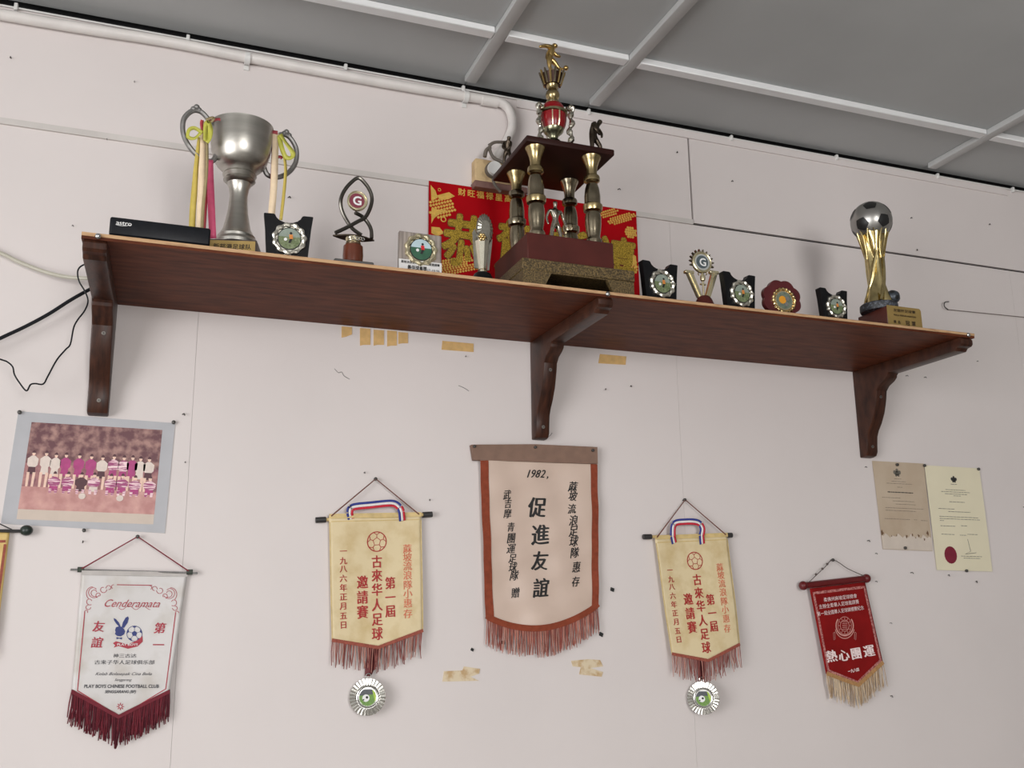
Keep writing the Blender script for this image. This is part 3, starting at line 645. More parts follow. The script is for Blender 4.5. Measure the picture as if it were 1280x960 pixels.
for ch, x, y in zip('武吉摩青團運足球隊贈', [632.7, 634, 633.3, 637, 637.6, 637.6, 639.4, 640, 642, 643], [618.7, 629.5, 642, 659, 672.7, 685.8, 698, 709, 719.4, 741]):
    brush(ch, x, y, random.uniform(11.5, 14), 0.022, 0.22, 0.85)
for ch, x, y in zip('蔴坡流浪足球隊惠存', [714.9, 714.9, 713.4, 714.9, 714.9, 715.8, 716.6, 718.7, 717.8], [608.5, 620, 636.2, 650.8, 664, 676.6, 691, 709, 727]):
    brush(ch, x, y, random.uniform(12.5, 15.5), 0.024, 0.22, 0.85)

# ---- white pennant
m_pwhite = mat('soiled white satin', alb(204, 200, 198, 1.05), 0.42, scale=16, col2=alb(180, 172, 162, 1.05), bump=0.05, bscale=60, lo=0.45, hi=0.8)
m_fringew = [mat('maroon fringe', alb(104, 30, 42), 0.85, var=0.15, scale=90), mat('dark maroon fringe', alb(80, 22, 34), 0.85, var=0.15, scale=90)]
FW = Flag((102, 716), (234.5, 718), (90, 864), (212, 864), -0.010, [(0.0022, 24, 8, 0.2, 0.01), (0.0016, 10, 26, 1.4, 0)], 0.21)
a = P(172, 671, -0.006); t = thing('pennant', 'white satin pennant with maroon border and maroon fringe at the lower left', 'pennant', (a.x, 0, a.z))
solid(FW.cloth().build('cloth', m_pwhite, t, True), 0.0012)
r0 = P(88, 712, -0.010); r1 = P(247, 716.5, -0.010)
mb = MB(); mb.tube([r0, r1], 0.0026, 8); mb.build('rod', m_steel, t, True)
mb = MB(); FW.line(mb, [(0, 0.0), (1, 0.0)], 0.009, 0.003, sub=20); mb.build('sleeve', mat('grey sleeve', alb(170, 164, 160), 0.5, var=0.1, scale=40), t, True)
for px in [(101, 712), (237, 715)]:
    c = P(*px, -0.010); mb = MB(); mb.tube([(c.x-0.006, c.y, c.z), (c.x+0.006, c.y, c.z)], 0.0055, 10); mb.build('knot', mat('dark green cord', alb(60, 66, 58), 0.8, var=0.2, scale=90), t, True)
mb = MB(); mb.tube([P(102, 711, -0.014), a+Vector((0, -0.006, 0)), P(236, 714, -0.014)], 0.0015, 6); mb.build('cord', mat('maroon cord', alb(120, 36, 50), 0.8, var=0.2, scale=90), t, True)
pin((172, 671), t)
FW.fringe(190, 0.062, 0.0012, None, t, mats=m_fringew, jit=0.3)
mb = MB(); FW.line(mb, [(0, 1), (0.5, 1+FW.tip), (1, 1)], 0.007, 0.002, sub=20); mb.build('braid', m_fringew[0], t, True)
mb = MB(); U = lambda x, y: FW.uv(x, y)
FW.line(mb, [U(146, 731), U(190, 731.7)], 0.0016)
FW.line(mb, [U(106, 765), U(97, 863), U(149.5, 896), U(207, 861), U(219.5, 766)], 0.0018, sub=14)
for sx, (cx, cy) in ((1, (117, 740)), (-1, (212, 741))):
    def curl(x, y, r, a0, a1, wd=0.0011):
        FW.line(mb, [U(x+sx*(r*(1-0.4*i/12))*math.cos(a0+(a1-a0)*i/12), y+(r*(1-0.4*i/12))*math.sin(a0+(a1-a0)*i/12)) for i in range(13)], wd, sub=1)
    for (x, y, r, a0, a1) in [(0, 0, 8, 0.5, 5.5), (1, 1, 5, 1, 6), (0, 0, 10.5, 2.2, 4.6), (12, -3, 4.5, 0, 5), (19, -5, 3.5, 3, 8), (25, -7, 3, 2, 5), (-5, 12, 4.5, 1, 6), (-7, 19, 3.5, 0, 5), (-9, 25, 2.5, 3, 7), (6, 4, 3.5, 2, 7)]:
        curl(cx+sx*x, cy+y, r, a0, a1)
FW.text(mb, 'Cenderamata', *U(166, 754), px_m(166, 754, 13), bold=0.004, shear=0.45, width=px_m(166, 754, 65))
FW.line(mb, [U(148+x, 759.5+2.6*math.sin(x*0.36)) for x in range(0, 41, 2)], 0.0009, sub=1)
for ch, x, y in [('友', 123, 783), ('誼', 121, 803), ('第', 199.5, 785), ('一', 197.5, 806)]:
    b_ = MB(); FW.text(b_, ch, *U(x, y), px_m(x, y, 14), bold=0.03, shear=0.1, pen=True); b_.build('character', m_maroonink, t, True)
FW.poly(mb, [U(141, 804), U(145, 801.5), U(160, 805.5), U(172, 800), U(178, 795), U(178.5, 802), U(172, 808), U(160, 811), U(148, 807.5), U(142, 809.5), U(144, 806.5)])
for k in range(8):
    an = 2*PI*k/8; FW.line(mb, [U(150.5+2.2*math.cos(an), 883+2.2*math.sin(an)), U(150.5+4.6*math.cos(an), 883+4.6*math.sin(an))], 0.0016, sub=1)
FW.line(mb, [U(150.5+2*math.cos(i*PI/6), 883+2*math.sin(i*PI/6)) for i in range(12)], 0.001, sub=1, closed=True)
stuff(mb.build('maroon_print', m_maroonink, t, True))
mb = MB(); FW.text(mb, 'PLAY BOYS', *U(159.5, 805.5), px_m(160, 806, 4), e=0.0022, bold=0.01, width=px_m(160, 806, 24)); let(m_white, t, True)
mb = MB()
FW.poly(mb, [U(*q) for q in [(145, 784), (148, 783), (152, 783.5), (155, 786), (156.5, 789.5), (155, 793), (151, 795.5), (146.5, 795), (143.5, 792.5), (144.5, 790), (143.8, 787.5)]])
FW.poly(mb, [U(*q) for q in [(149.5, 784), (145.5, 780), (142.5, 775.5), (142, 772.5), (145, 774), (148.5, 778), (151, 783.5)]])
FW.poly(mb, [U(*q) for q in [(152, 784), (153.5, 778), (157, 772), (160, 770.5), (161, 773), (159.5, 778.5), (155, 785)]])
FW.poly(mb, [U(*q) for q in [(145.5, 796.2), (149, 797.3), (152.5, 796.5), (152.5, 799.5), (149, 798.3), (145.5, 799)]])
FW.line(mb, [U(168+9.6*math.cos(i*PI/12), 792+9.6*math.sin(i*PI/12)) for i in range(24)], 0.0010, sub=1, closed=True)
FW.poly(mb, [U(168+3.6*math.cos(i*2*PI/5-PI/2), 792+3.6*math.sin(i*2*PI/5-PI/2)) for i in range(5)])
for i in range(5):
    an = 2*PI*i/5-PI/2; FW.line(mb, [U(168+3.6*math.cos(an), 792+3.6*math.sin(an)), U(168+7*math.cos(an), 792+7*math.sin(an))], 0.0008, sub=1)
    FW.poly(mb, [U(168+r_*math.cos(an+d), 792+r_*math.sin(an+d)) for r_, d in [(7, 0), (9.6, 0.33), (9.6, 0), (9.6, -0.33)]])
mb.build('emblem', m_navyink, t, True)
mb = MB()
FW.text(mb, '神三古达', *U(156, 819.7), px_m(156, 820, 5.2), bold=0.012, width=px_m(156, 820, 27))
FW.text(mb, '古来子华人足球俱乐部', *U(156, 827.8), px_m(156, 828, 5.6), bold=0.012, width=px_m(156, 828, 70))
FW.text(mb, 'Kelab Bolasepak Cina Belia', *U(155, 842), px_m(155, 842, 5), bold=0.006, shear=0.4, width=px_m(155, 842, 66))
FW.text(mb, 'Senggarang', *U(154, 849.5), px_m(155, 850, 4.4), bold=0.006, shear=0.4, width=px_m(155, 842, 20))
FW.text(mb, 'PLAY BOYS CHINESE FOOTBALL CLUB', *U(152.5, 857.5), px_m(155, 858, 5.6), bold=0.03, width=px_m(155, 858, 87))
FW.text(mb, 'SENGGARANG (BP)', *U(150.5, 864.3), px_m(155, 864, 4.8), bold=0.03, shear=0.2, width=px_m(155, 864, 36))
let(mat('charcoal ink', (0.07, 0.07, 0.08), 0.6, var=0.2, scale=90), t, True)

# ---- red pennant
m_rvel = mat('red velvet', alb(122, 20, 20, 1.15), 0.8, var=0.14, scale=20, spec=0.12)
m_lace = mat('pale pink lace', alb(184, 124, 118), 0.7, scale=240, col2=alb(130, 60, 60), lo=0.4, hi=0.6)
m_goldbraid = mat('dull gold braid', alb(160, 120, 76), 0.7, var=0.2, scale=200)
m_frg = [mat('beige fringe', alb(150, 124, 96), 0.8, var=0.15, scale=90), mat('pale beige fringe', alb(184, 164, 138), 0.8, var=0.15, scale=90)]
m_rwood = mat('red painted rod', rgb(98, 22, 24), 0.4, var=0.12, scale=40)
FR = Flag((1012, 735.5), (1081.5, 727.5), (1031, 842), (1102, 828), -0.016, [(0.0012, 24, 8, 0.2, 0.02)], 0.205)
a = P(1040, 700, -0.006); t = thing('pennant', 'red velvet pennant with white lettering and beige fringe at the lower right', 'pennant', (a.x, 0, a.z))
solid(FR.cloth().build('cloth', m_rvel, t, True), 0.002)
r0 = P(1004, 732, -0.017); r1 = P(1083, 723, -0.017)
mb = MB(); mb.tube([r0, r1], 0.0082, 12); mb.build('rod', m_rwood, t, True)
for p in (r0, r1): mb = MB(); mb.ball(p, 0.0118, 16); mb.build('rod_end', m_rwood, t, True)
mb = MB(); mb.tube(smooth([r0+Vector((0.012, -0.004, 0.006)), P(1031, 709, -0.016), a+Vector((0, -0.005, 0)), P(1060, 711, -0.016), r1+Vector((-0.01, -0.004, 0.006))], 4), 0.0011, 6)
for px in [(1020, 718), (1028, 711), (1034, 705)]: mb.ball(P(*px, -0.016), 0.0034, 8)
mb.build('cord', mat('grey cord', alb(84, 74, 70), 0.8, var=0.2, scale=90), t, True)
pin((1040, 700), t)
mb = MB(); FR.line(mb, [(0.04, 1.0), (0.04, 0.06), (0.96, 0.06), (0.96, 1.0)], 0.0065, 0.0024, sub=16); FR.line(mb, [(0.03, 0.965), (0.5, 1+FR.tip-0.035), (0.97, 0.965)], 0.0065, 0.0026, sub=16); mb.build('lace', m_lace, t, True)
mb = MB(); FR.line(mb, [(0.0, 0.995), (0.5, 1+FR.tip-0.005), (1.0, 0.995)], 0.010, 0.003, sub=16); mb.build('braid', m_goldbraid, t, True)
FR.fringe(92, 0.062, 0.0011, None, t, mats=m_frg, jit=0.25)
mb = MB()
for txt, x, y, wd in [('柔佛州麻坡足球總會', 1049.5, 747.3, 40), ('主辦全柔華人足球邀請賽', 1047.8, 755.3, 48), ('第一屆全國華人足球錦標賽紀念', 1049.8, 763.6, 56)]:
    FR.text(mb, txt, *FR.uv(x, y), px_m(x, y, 5.6), e=0.0026, bold=0.004, width=px_m(x, y, wd)*1.3)
for ch, x, y in [('熱', 1037.5, 820), ('心', 1053, 819), ('團', 1068.5, 816.5), ('運', 1084.5, 813.5)]:
    b_ = MB(); FR.text(b_, ch, *FR.uv(x, y), px_m(x, y, 15), e=0.0026, bold=0.04, sx=1.15, pen=True); b_.build('character', mat('white flock', alb(226, 206, 204), 0.7, var=0.05, scale=90), t, True)
FR.text(mb, '一九八四', *FR.uv(1065, 838), px_m(1065, 838, 4.6), e=0.0026, bold=0.03, width=px_m(1065, 838, 17))
let(mat('white flock', alb(226, 206, 204), 0.7, var=0.05, scale=90), t, True)
mb = MB(); E2 = lambda rx, ry, n=28, a0=0, a1=2*PI: [FR.uv(1054.5+rx*math.cos(a0+(a1-a0)*i/n), 782+ry*math.sin(a0+(a1-a0)*i/n)) for i in range(n+1)]
FR.line(mb, E2(8.6, 11), 0.0012, 0.0026, sub=1); FR.line(mb, E2(5.6, 7), 0.0014, 0.0026, sub=1)
for k in range(5): FR.line(mb, [FR.uv(1051.5, 777+k*2.4), FR.uv(1058, 776.5+k*2.4)], 0.0014, 0.0026, sub=1)
FR.line(mb, E2(11, 12.5, 20, -0.7, PI+0.7), 0.0034, 0.0026, sub=1); FR.line(mb, E2(12.5, 16, 20, 0.3, PI-0.3), 0.0022, 0.0026, sub=1)
for sg in (-1, 1): FR.line(mb, [FR.uv(1054.5+sg*12.5, 790), FR.uv(1054.5+sg*14.5, 791), FR.uv(1054.5+sg*14, 800), FR.uv(1054.5+sg*12.3, 799), FR.uv(1054.5+sg*12.5, 790)], 0.0010, 0.0026, sub=1)
for k in range(12): an = k*PI/6; FR.line(mb, [FR.uv(1054.5+6.4*math.cos(an), 782+8*math.sin(an)), FR.uv(1054.5+7.8*math.cos(an), 782+10*math.sin(an))], 0.0014, 0.0026, sub=1)
mb.build('crest', mat('pink flock', alb(196, 140, 132), 0.7, var=0.1, scale=90), t, True)

# ---- pennant cut by the left edge of the frame
FL = Flag((-118, 662), (12, 665.5), (-128, 860), (-3, 790), -0.010, [(0.0016, 24, 8, 0.2, 0.01)], 0.12)
c = P(-50, 610); t = thing('pennant', 'yellow pennant with brown edging and black rod at the left picture edge', 'pennant', (c.x, 0, c.z))
solid(FL.cloth().build('cloth', mat('ochre silk', alb(206, 178, 112), 0.5, scale=30, col2=alb(184, 150, 84), lo=0.4, hi=0.75), t, True))
for e_ in ([(0.97, 0.12), (0.955, 1.0)], [(0.03, 0.09), (0.97, 0.09)], [(0.03, 0.12), (0.03, 1.0)]): mb = MB(); FL.line(mb, e_, 0.005, 0.002, sub=20); mb.build('edging', m_trimbrown, t, True)
mb = MB(); mb.tube([P(-130, 661, -0.012), P(28, 664, -0.012)], 0.0032, 8); mb.build('rod', m_rod, t, True)
m_gball = mat('dark green ball', (0.02, 0.032, 0.026), 0.35, var=0.3, scale=60)
for px in [(33, 663), (-138, 660)]: mb = MB(); mb.ball(P(*px, -0.012), 0.0115, 16, 0, 1.05, 0.9, 0.92); mb.build('rod_end', m_gball, t, True)
mb = MB(); mb.tube([P(15, 662, -0.014), P(0, 655, -0.014), P(-50, 612, -0.008), P(-118, 658, -0.014)], 0.0013, 6); mb.build('cord', m_rod, t, True)
pin((-50, 611), t)
FL.fringe(60, 0.05, 0.0011, None, t, mats=[m_fr1, m_fr2])

# ================================================================== laminated team photo
m_lam = mat('laminate border', alb(180, 180, 184, 1.0), 0.45, var=0.04, scale=20, spec=0.3)
q = [P(*p, -0.002) for p in [(23, 514), (219, 529), (206, 666.5), (1, 654.5)]]
c = (q[0]+q[2])/2; t = thing('team_photo', 'laminated faded football team photograph pinned below the left bracket', 'photograph', (c.x, 0, c.z))
def quad(px, y, y1, n, m, parent):
    mb = MB(); qq = [P(*p, y) for p in px]; k = len(qq)
    mb.add([(p.x, y, p.z) for p in qq]+[(p.x, y1, p.z) for p in qq], [tuple(range(k))]+[(i, (i+1) % k, k+(i+1) % k, k+i) for i in range(k)]); return mb.build(n, m, parent, True)
quad([(23, 514), (219, 529), (206, 666.5), (1, 654.5)], -0.0016, 0.0, 'laminate', m_lam, t)
TL, TR, BR, BL = (39.5, 527.5), (203, 537.5), (191.5, 655.5), (20.5, 649)
def ph(a, b): return tuple((1-a)*(1-b)*TL[i]+a*(1-b)*TR[i]+a*b*BR[i]+(1-a)*b*BL[i] for i in (0, 1))
def pq(a0, a1, b0, b1, y, n, m): return quad([ph(a0, b0), ph(a1, b0), ph(a1, b1), ph(a0, b1)], y, y+0.0002, n, m, t)
pq(0, 1, 0, 0.42, -0.0019, 'printed_foliage', mat('print foliage', alb(94, 54, 60), 0.5, scale=55, col2=alb(160, 122, 114), lo=0.42, hi=0.66, detail=6))
pq(0, 1, 0.42, 0.66, -0.0019, 'printed_crowd_ground', mat('print shade', alb(120, 70, 80), 0.5, scale=60, col2=alb(176, 126, 120), lo=0.35, hi=0.7))
pq(0, 1, 0.66, 0.895, -0.0019, 'printed_pitch', mat('print pitch', alb(172, 120, 116), 0.5, scale=40, col2=alb(198, 152, 144), lo=0.35, hi=0.7))
pq(0, 1, 0.895, 1, -0.0019, 'printed_margin', mat('print margin', alb(204, 188, 174, 1.0), 0.5, var=0.03, scale=40))
pm = [mat('print skin', alb(220, 186, 168), 0.5, var=0.06, scale=120), mat('print white shirt', alb(222, 206, 196, 1.0), 0.5, var=0.06, scale=120), mat('print magenta shirt', alb(160, 52, 112), 0.5, var=0.12, scale=120),
      mat('print dark shirt', alb(74, 34, 44), 0.5, var=0.1, scale=120), mat('print striped shirt', alb(150, 66, 110), 0.5, scale=140, col2=alb(226, 196, 200), stretch=(0.3, 1, 3.0), lo=0.47, hi=0.53)]
mb = MB()
def ppoly(pts, mi, e):
    qq = [P(*ph(a, b), -0.002) for a, b in pts]; mb.add([(p.x, -0.0020-e, p.z) for p in qq], [tuple(range(len(qq)))], mi)
def man(a, b0, b1, shirt, shorts, crouch=False):
    EPS = 0.0004 if crouch else 0.0
    wd = 0.041 if not crouch else 0.046; h = b1-b0
    ppoly([(a+0.0125*math.cos(k*PI/5), b0+0.03+0.026*math.sin(k*PI/5)) for k in range(10)], 0, 0.0002+EPS)
    ppoly([(a+0.0135*math.cos(PI+k*PI/6), b0+0.026+0.028*math.sin(PI+k*PI/6)) for k in range(7)], 3, 0.0003+EPS)
    s1 = b0+0.055; s2 = b0+(0.17 if not crouch else 0.15); s3 = s2+(0.075 if not crouch else 0.05)
    ppoly([(a-0.012, s1), (a+0.012, s1), (a+wd, s1+0.03), (a+wd*0.95, s2-0.02), (a+wd*0.6, s2), (a-wd*0.6, s2), (a-wd*0.95, s2-0.02), (a-wd, s1+0.03)], shirt, 0.0001+EPS)
    ppoly([(a-wd*0.62, s2), (a+wd*0.62, s2), (a+wd*0.75, s3), (a-wd*0.75, s3)], shorts, 0.00015+EPS)
    for sg in (-1, 1): ppoly([(a+sg*0.022-0.011, s3-0.02), (a+sg*0.022+0.011, s3-0.02), (a+sg*0.02+0.008, b1), (a+sg*0.02-0.010, b1)], (0 if not crouch else 4), 0.0002+EPS)
back = [(0.055, 1, 3), (0.15, 1, 1), (0.225, 1, 1), (0.30, 2, 2), (0.40, 2, 2), (0.49, 2, 2), (0.575, 1, 3), (0.66, 4, 2), (0.735, 4, 2), (0.80, 2, 2), (0.86, 1, 1), (0.925, 1, 3)]
for a_, s_, sh in back: man(a_, 0.29+random.uniform(-0.01, 0.01), 0.66, s_, sh)
front = [(0.235, 4, 2), (0.335, 4, 2), (0.435, 3, 3), (0.53, 4, 1), (0.655, 4, 2), (0.74, 4, 2), (0.835, 4, 2), (0.945, 4, 2)]
for a_, s_, sh in front: man(a_, 0.475+0.02*random.random(), 0.715, s_, sh, True)
for a_, b_ in [(0.455, 0.735), (0.735, 0.74)]: ppoly([(a_+0.026*math.cos(k*PI/8), b_+0.032*math.sin(k*PI/8)) for k in range(16)], 1, 0.0010)
mb.build('printed_players', pm, t, True)
for px, r in [((24.5, 515.5), 0.0042), ((217, 528), 0.0042), ((105, 663), 0.0038)]: pin(px, t, m_darksteel, r, 0.0, 0.007)

# ================================================================== the two certificates
def sheet(px, name, label, m, y=-0.003):
    c = P(*[sum(v)/4 for v in zip(*px)]); t = thing(name, label, 'certificate', (c.x, 0, c.z))
    mb = MB(); n = 12; q = [P(*p, y) for p in px]; vs = []
    for i in range(n+1):
        for j in range(n+1):
            a, b = i/n, j/n
            p = q[0]*(1-a)*(1-b)+q[1]*a*(1-b)+q[2]*a*b+q[3]*(1-a)*b
            vs.append((p.x, y-0.0015*math.sin(b*PI)*(0.6+0.4*math.sin(a*3)), p.z))
    mb.add(vs, [(i*(n+1)+j, (i+1)*(n+1)+j, (i+1)*(n+1)+j+1, i*(n+1)+j+1) for i in range(n) for j in range(n)])
    solid(mb.build('sheet', m, t, True), 0.0005, 0.0, True)
    def at(a, b): return q[0]*(1-a)*(1-b)+q[1]*a*(1-b)+q[2]*a*b+q[3]*(1-a)*b
    def yf(b): return y-0.0015*math.sin(b*PI)-0.0006
    return t, at, yf
m_paper2 = mat('cream paper', alb(214, 206, 180), 0.5, var=0.025, scale=12)
m_paper1 = mat('aged brown paper', alb(184, 168, 148), 0.6, scale=10, col2=alb(166, 146, 124), lo=0.35, hi=0.8)
def rule(mb, at, yf, a0, a1, b, wd=0.0014):
    n = max(2, int((a1-a0)*40)); x = a0                    # a line of print too small to read
    while x < a1:
        L = random.uniform(0.02, 0.07); e = min(x+L, a1)
        p, r_ = at(x, b), at(e, b); mb.add([(p.x, yf(b), p.z-wd/2), (r_.x, yf(b), r_.z-wd/2), (r_.x, yf(b), r_.z+wd/2), (p.x, yf(b), p.z+wd/2)], [(0, 1, 2, 3)]); x = e+0.008
t, at, yf = sheet([(1090, 576), (1154.5, 579.5), (1165.5, 689), (1103.5, 686.5)], 'certificate', 'brown stained certificate with a torn pale bottom, left of the cream one', m_paper1, -0.0022)
mb = MB()
for a0, a1, b in [(0.38, 0.52, .195), (0.32, 0.6, .225), (0.22, 0.72, .25), (.42, .52, .29), (.1, .46, .415), (.3, .72, .45), (.35, .75, .485), (.14, .9, .53), (.14, .74, .56), (.1, .6, .655), (.68, .74, .655), (.82, .95, .66)]: rule(mb, at, yf, a0, a1, b, 0.0011)
mb.build('print', m_inkfaint, t, True)
mb = MB(); rule(mb, at, yf, .22, .72, .35, 0.0026); mb.build('title_print', mat('worn ink', (0.06, 0.055, 0.05), 0.7, var=0.2, scale=90), t, True)
def crest(at, yf, a, b, m, s=0.012):
    p = at(a, b); mb = MB(); y = yf(b)
    for (x, z, r) in [(-.7, .1, .42), (.7, .1, .42), (0, -.15, .5), (0, .55, .4), (-.35, -.55, .3), (.35, -.55, .3)]:
        mb.add([(p.x+s*(x+r*math.cos(k*PI/5)), y-0.0001, p.z+s*(z+r*1.2*math.sin(k*PI/5))) for k in range(10)], [tuple(range(10))])
    mb.build('crest_print', m, t, True)
crest(at, yf, 0.45, 0.125, m_inkfaint)
mb = MB(); tw = []
N_ = 24
for i in range(N_+1):
    a_ = i/N_; tw.append(at(a_, 0.845+0.018*math.sin(i*2.1)+0.012*math.sin(i*5.3)))
bot = [at(i/N_, 0.995) for i in range(N_+1)]
mb.add([(p.x, yf(.85)-0.0002, p.z) for p in tw]+[(p.x, yf(.99)-0.0004, p.z) for p in bot], [(i, i+1, N_+2+i, N_+1+i) for i in range(N_)]); mb.build('pale_bottom', mat('bleached paper', alb(196, 184, 172), 0.6, var=0.05, scale=20), t, True)
mb = MB()
for a_, b_, r in [(0.02, 0.82, .006), (.5, .845, .004), (.62, .83, .003), (.93, .80, .005), (.2, .85, .002), (.3, .84, .002), (.85, .87, .003), (.74, .83, .0035), (.68, .86, .002)]:
    p = at(a_, b_); mb.add([(p.x+r*random.uniform(.5, 1.1)*math.cos(k*PI/4), yf(b_)-0.0005, p.z+r*1.4*random.uniform(.4, 1.2)*math.sin(k*PI/4)) for k in range(8)], [tuple(range(8))])
mb.build('stain', mat('brown stain', alb(110, 84, 62), 0.7, var=0.2, scale=90), t, True)
for px in [(1121, 581), (1131, 685)]: pin(px, t, m_darksteel, 0.0042, 0.0, 0.008)
t, at, yf = sheet([(1155.5, 581.5), (1224, 585.5), (1240.5, 714.5), (1171, 712.5)], 'certificate', 'cream certificate with a dark red round seal pinned at the far right', m_paper2, -0.0036)
mb = MB()
for a0, a1, b in [(.43, .54, .172), (.32, .68, .228), (.24, .76, .248), (.30, .70, .268), (.45, .58, .285), (.36, .64, .345), (.15, .44, .415), (.32, .72, .44), (.15, .86, .49), (.15, .88, .51), (.15, .22, .53), (.15, .42, .58), (.52, .63, .572), (.15, .38, .66), (.48, .6, .663), (.62, .8, .652), (.46, .84, .862), (.5, .8, .88)]: rule(mb, at, yf, a0, a1, b, 0.0013)
p = at(.64, .80); mb.tube([(p.x-.006, yf(.8), p.z+.03), (p.x, yf(.8), p.z-.004), (p.x-.02, yf(.8), p.z-.012), (p.x+.02, yf(.8), p.z-.008)], 0.0006, 4)
mb.build('print', mat('grey print ink', (0.09, 0.09, 0.085), 0.7, var=0.2, scale=90), t, True)
crest(at, yf, 0.495, 0.125, mat('dark crest ink', (0.05, 0.05, 0.05), 0.7, var=0.2, scale=90), 0.010)
p = at(.27, .855); mb = MB(); mb.add([(p.x+0.0215*(1+.03*(k % 2))*math.cos(k*PI/18), yf(.85)-0.0006, p.z+0.0235*(1+.03*(k % 2))*math.sin(k*PI/18)) for k in range(36)], [tuple(range(36))]); solid(mb.build('seal', mat('dark red wafer', alb(118, 26, 48), 0.55, var=0.12, scale=60), t, True), 0.0008, 0.0, True)
for px in [(1155, 582), (1222.5, 586.5), (1207.5, 713.5)]: pin(px, t, m_darksteel, 0.0042, 0.0, 0.009)

# ================================================================== red new-year hanging on the wall behind the trophies
m_nyred = mat('red festive card', alb(160, 2, 14, 1.15), 0.6, var=0.08, scale=10, spec=0.1)
m_nygold = mat('gold glitter', rgb(206, 172, 62), 0.4, 0.35, scale=420, col2=rgb(120, 96, 20), lo=0.4, hi=0.62)
m_nyline = mat('dark gold outline', rgb(96, 40, 14), 0.5, var=0.1, scale=60)
m_nyfoil = mat('gold print', rgb(222, 180, 84), 0.45, 0.2, var=0.15, scale=90)
a = P(535, 230); b = P(795, 265.5)
x0, x1, z1, z0 = a.x, b.x-0.004, 2.597, 2.35
t = thing('greeting_banner', 'red and gold new year banner fixed to the wall behind the trophies', 'banner', ((x0+x1)/2, 0, z0))
mb = MB(); mb.box(x0, x1, -0.0085, -0.0065, z0, z1); mb.build('card', m_nyred, t, True)
yl = lambda e: (lambda X, Z: -0.0087-e)
for i, ch in enumerate('恭賀新禧'):
    cx = P(576, 300).x+i*0.139; cz = P(576, 302).z+(-0.004 if i == 3 else 0.0)
    mb = MB(); put(mb, ch, cx, cz, 0.140, yl(0.0004), bold=0.046, shear=0.14, sx=0.82); mb.build('character_outline', m_nyline, t, True)
    mb = MB(); put(mb, ch, cx, cz, 0.140, yl(0.0012), bold=0.032, shear=0.14, sx=0.82); mb.build('character', m_nygold, t, True)
mb = MB(); MBX = {}
for i, ch in enumerate('财旺福禄星高照'): put(mb if False else MBX.setdefault(i, MB()), ch, P(576+i*11.5, 242+i*1.6).x, P(576+i*11.5, 242+i*1.6).z, 0.021, yl(0.0005), bold=0.02)
for q_ in MBX.values(): q_.build('small_character', m_nyfoil, t, True)
def seeds(px, ax, az, rx, rz, nx, nz, r):
    c = P(*px)
    for i in range(nx):
        for j in range(nz):
            a_ = (i+0.5+(j % 2)*0.3)/nx*2-1; b_ = (j+0.5)/nz*2-1
            if a_*a_*0.8+b_*b_ > 1: continue
            X = c.x+ax[0]*a_*rx+az[0]*b_*rz; Z = c.z+ax[1]*a_*rx+az[1]*b_*rz
            if X < x0+r or X > x1-r or Z > z1-r: continue
            mb.disc((X, Z), r, -0.0094, -0.0085, 7)
seeds((550, 262), (.9, .35), (-.35, .9), 0.036, 0.026, 9, 6, 0.0036)
seeds((565, 330), (.95, .3), (-.3, .95), 0.052, 0.012, 14, 4, 0.0032); seeds((575, 338), (.95, .3), (-.3, .95), 0.06, 0.009, 16, 3, 0.003)
seeds((759, 268), (.92, .38), (-.38, .92), 0.03, 0.010, 9, 3, 0.003); seeds((775, 275), (.92, .38), (-.38, .92), 0.045, 0.011, 12, 4, 0.003)
seeds((786, 292), (1, 0), (0, 1), 0.017, 0.016, 5, 5, 0.0036); seeds((787, 335), (.7, -.7), (.7, .7), 0.02, 0.024, 5, 7, 0.0036)
def leaf(pts): mb.xz([(P(*p).x, P(*p).z) for p in pts], -0.0092, -0.0085)
leaf([(537, 233), (543, 240), (546, 249), (538, 253)]); leaf([(538, 262), (548, 264), (560, 265), (550, 267), (541, 275), (538, 281)]); leaf([(545, 246), (560, 242), (567, 247), (559, 251), (548, 251)])
leaf([(538, 285), (548, 286), (554, 293), (545, 297), (538, 293)]); leaf([(788, 318), (793, 322), (794, 337), (788, 330)])
mb.wreath((P(553, 276).x, -0.009, P(553, 276).z), 0.006, 0.0016, 1, 16, 0, 0); mb.wreath((P(548, 239).x, -0.009, P(548, 239).z), 0.0035, 0.0008, 1, 12, 0, 0)
stuff(mb.build('gold_motif', m_nyfoil, t, True))

# ================================================================== things standing on the shelf
def shelf_at(x, y, Y): p = P(x, y, Y); return p.x
# ---- decoder
x0 = P(137, 280, -0.375).x; x1 = P(263, 297, -0.375).x
t = thing('set_top_box', 'flat black satellite decoder box at the left end of the shelf', 'decoder', ((x0+x1)/2, -0.375, SZ))
W2 = (x1-x0)/2
mb = MB(); mb.rbox(-W2, W2, 0, 0.125, 0.0065, 0.041, 0.004, 3); mb.build('case', m_black, t)
for sx in (-1, 1):
    for y in (0.015, 0.11): mb = MB(); mb.lathe([(0.008, 0), (0.009, 0.007)], 14, (sx*(W2-0.018), y, 0)); mb.build('foot', m_black, t)
mb = MB(); mb.rbox(-W2+0.012, W2-0.004, 0.002, 0.03, 0.0045, 0.0066, 0.0008, 1); mb.build('front_lip', m_blackgloss, t)
mb = MB(); put(mb, 'astro', -W2+0.024, 0.0305, 0.0125, lambda X, Z: -0.0004, bold=0.013, width=0.026); 
mb.tube([(-W2+0.010+0.0022*i, -0.0004, 0.0258+(0.0018 if i > 9 else 0)-0.0012*math.sin(i/9*PI)*(i < 10)) for i in range(13)], 0.0005, 4); let(m_white, t)

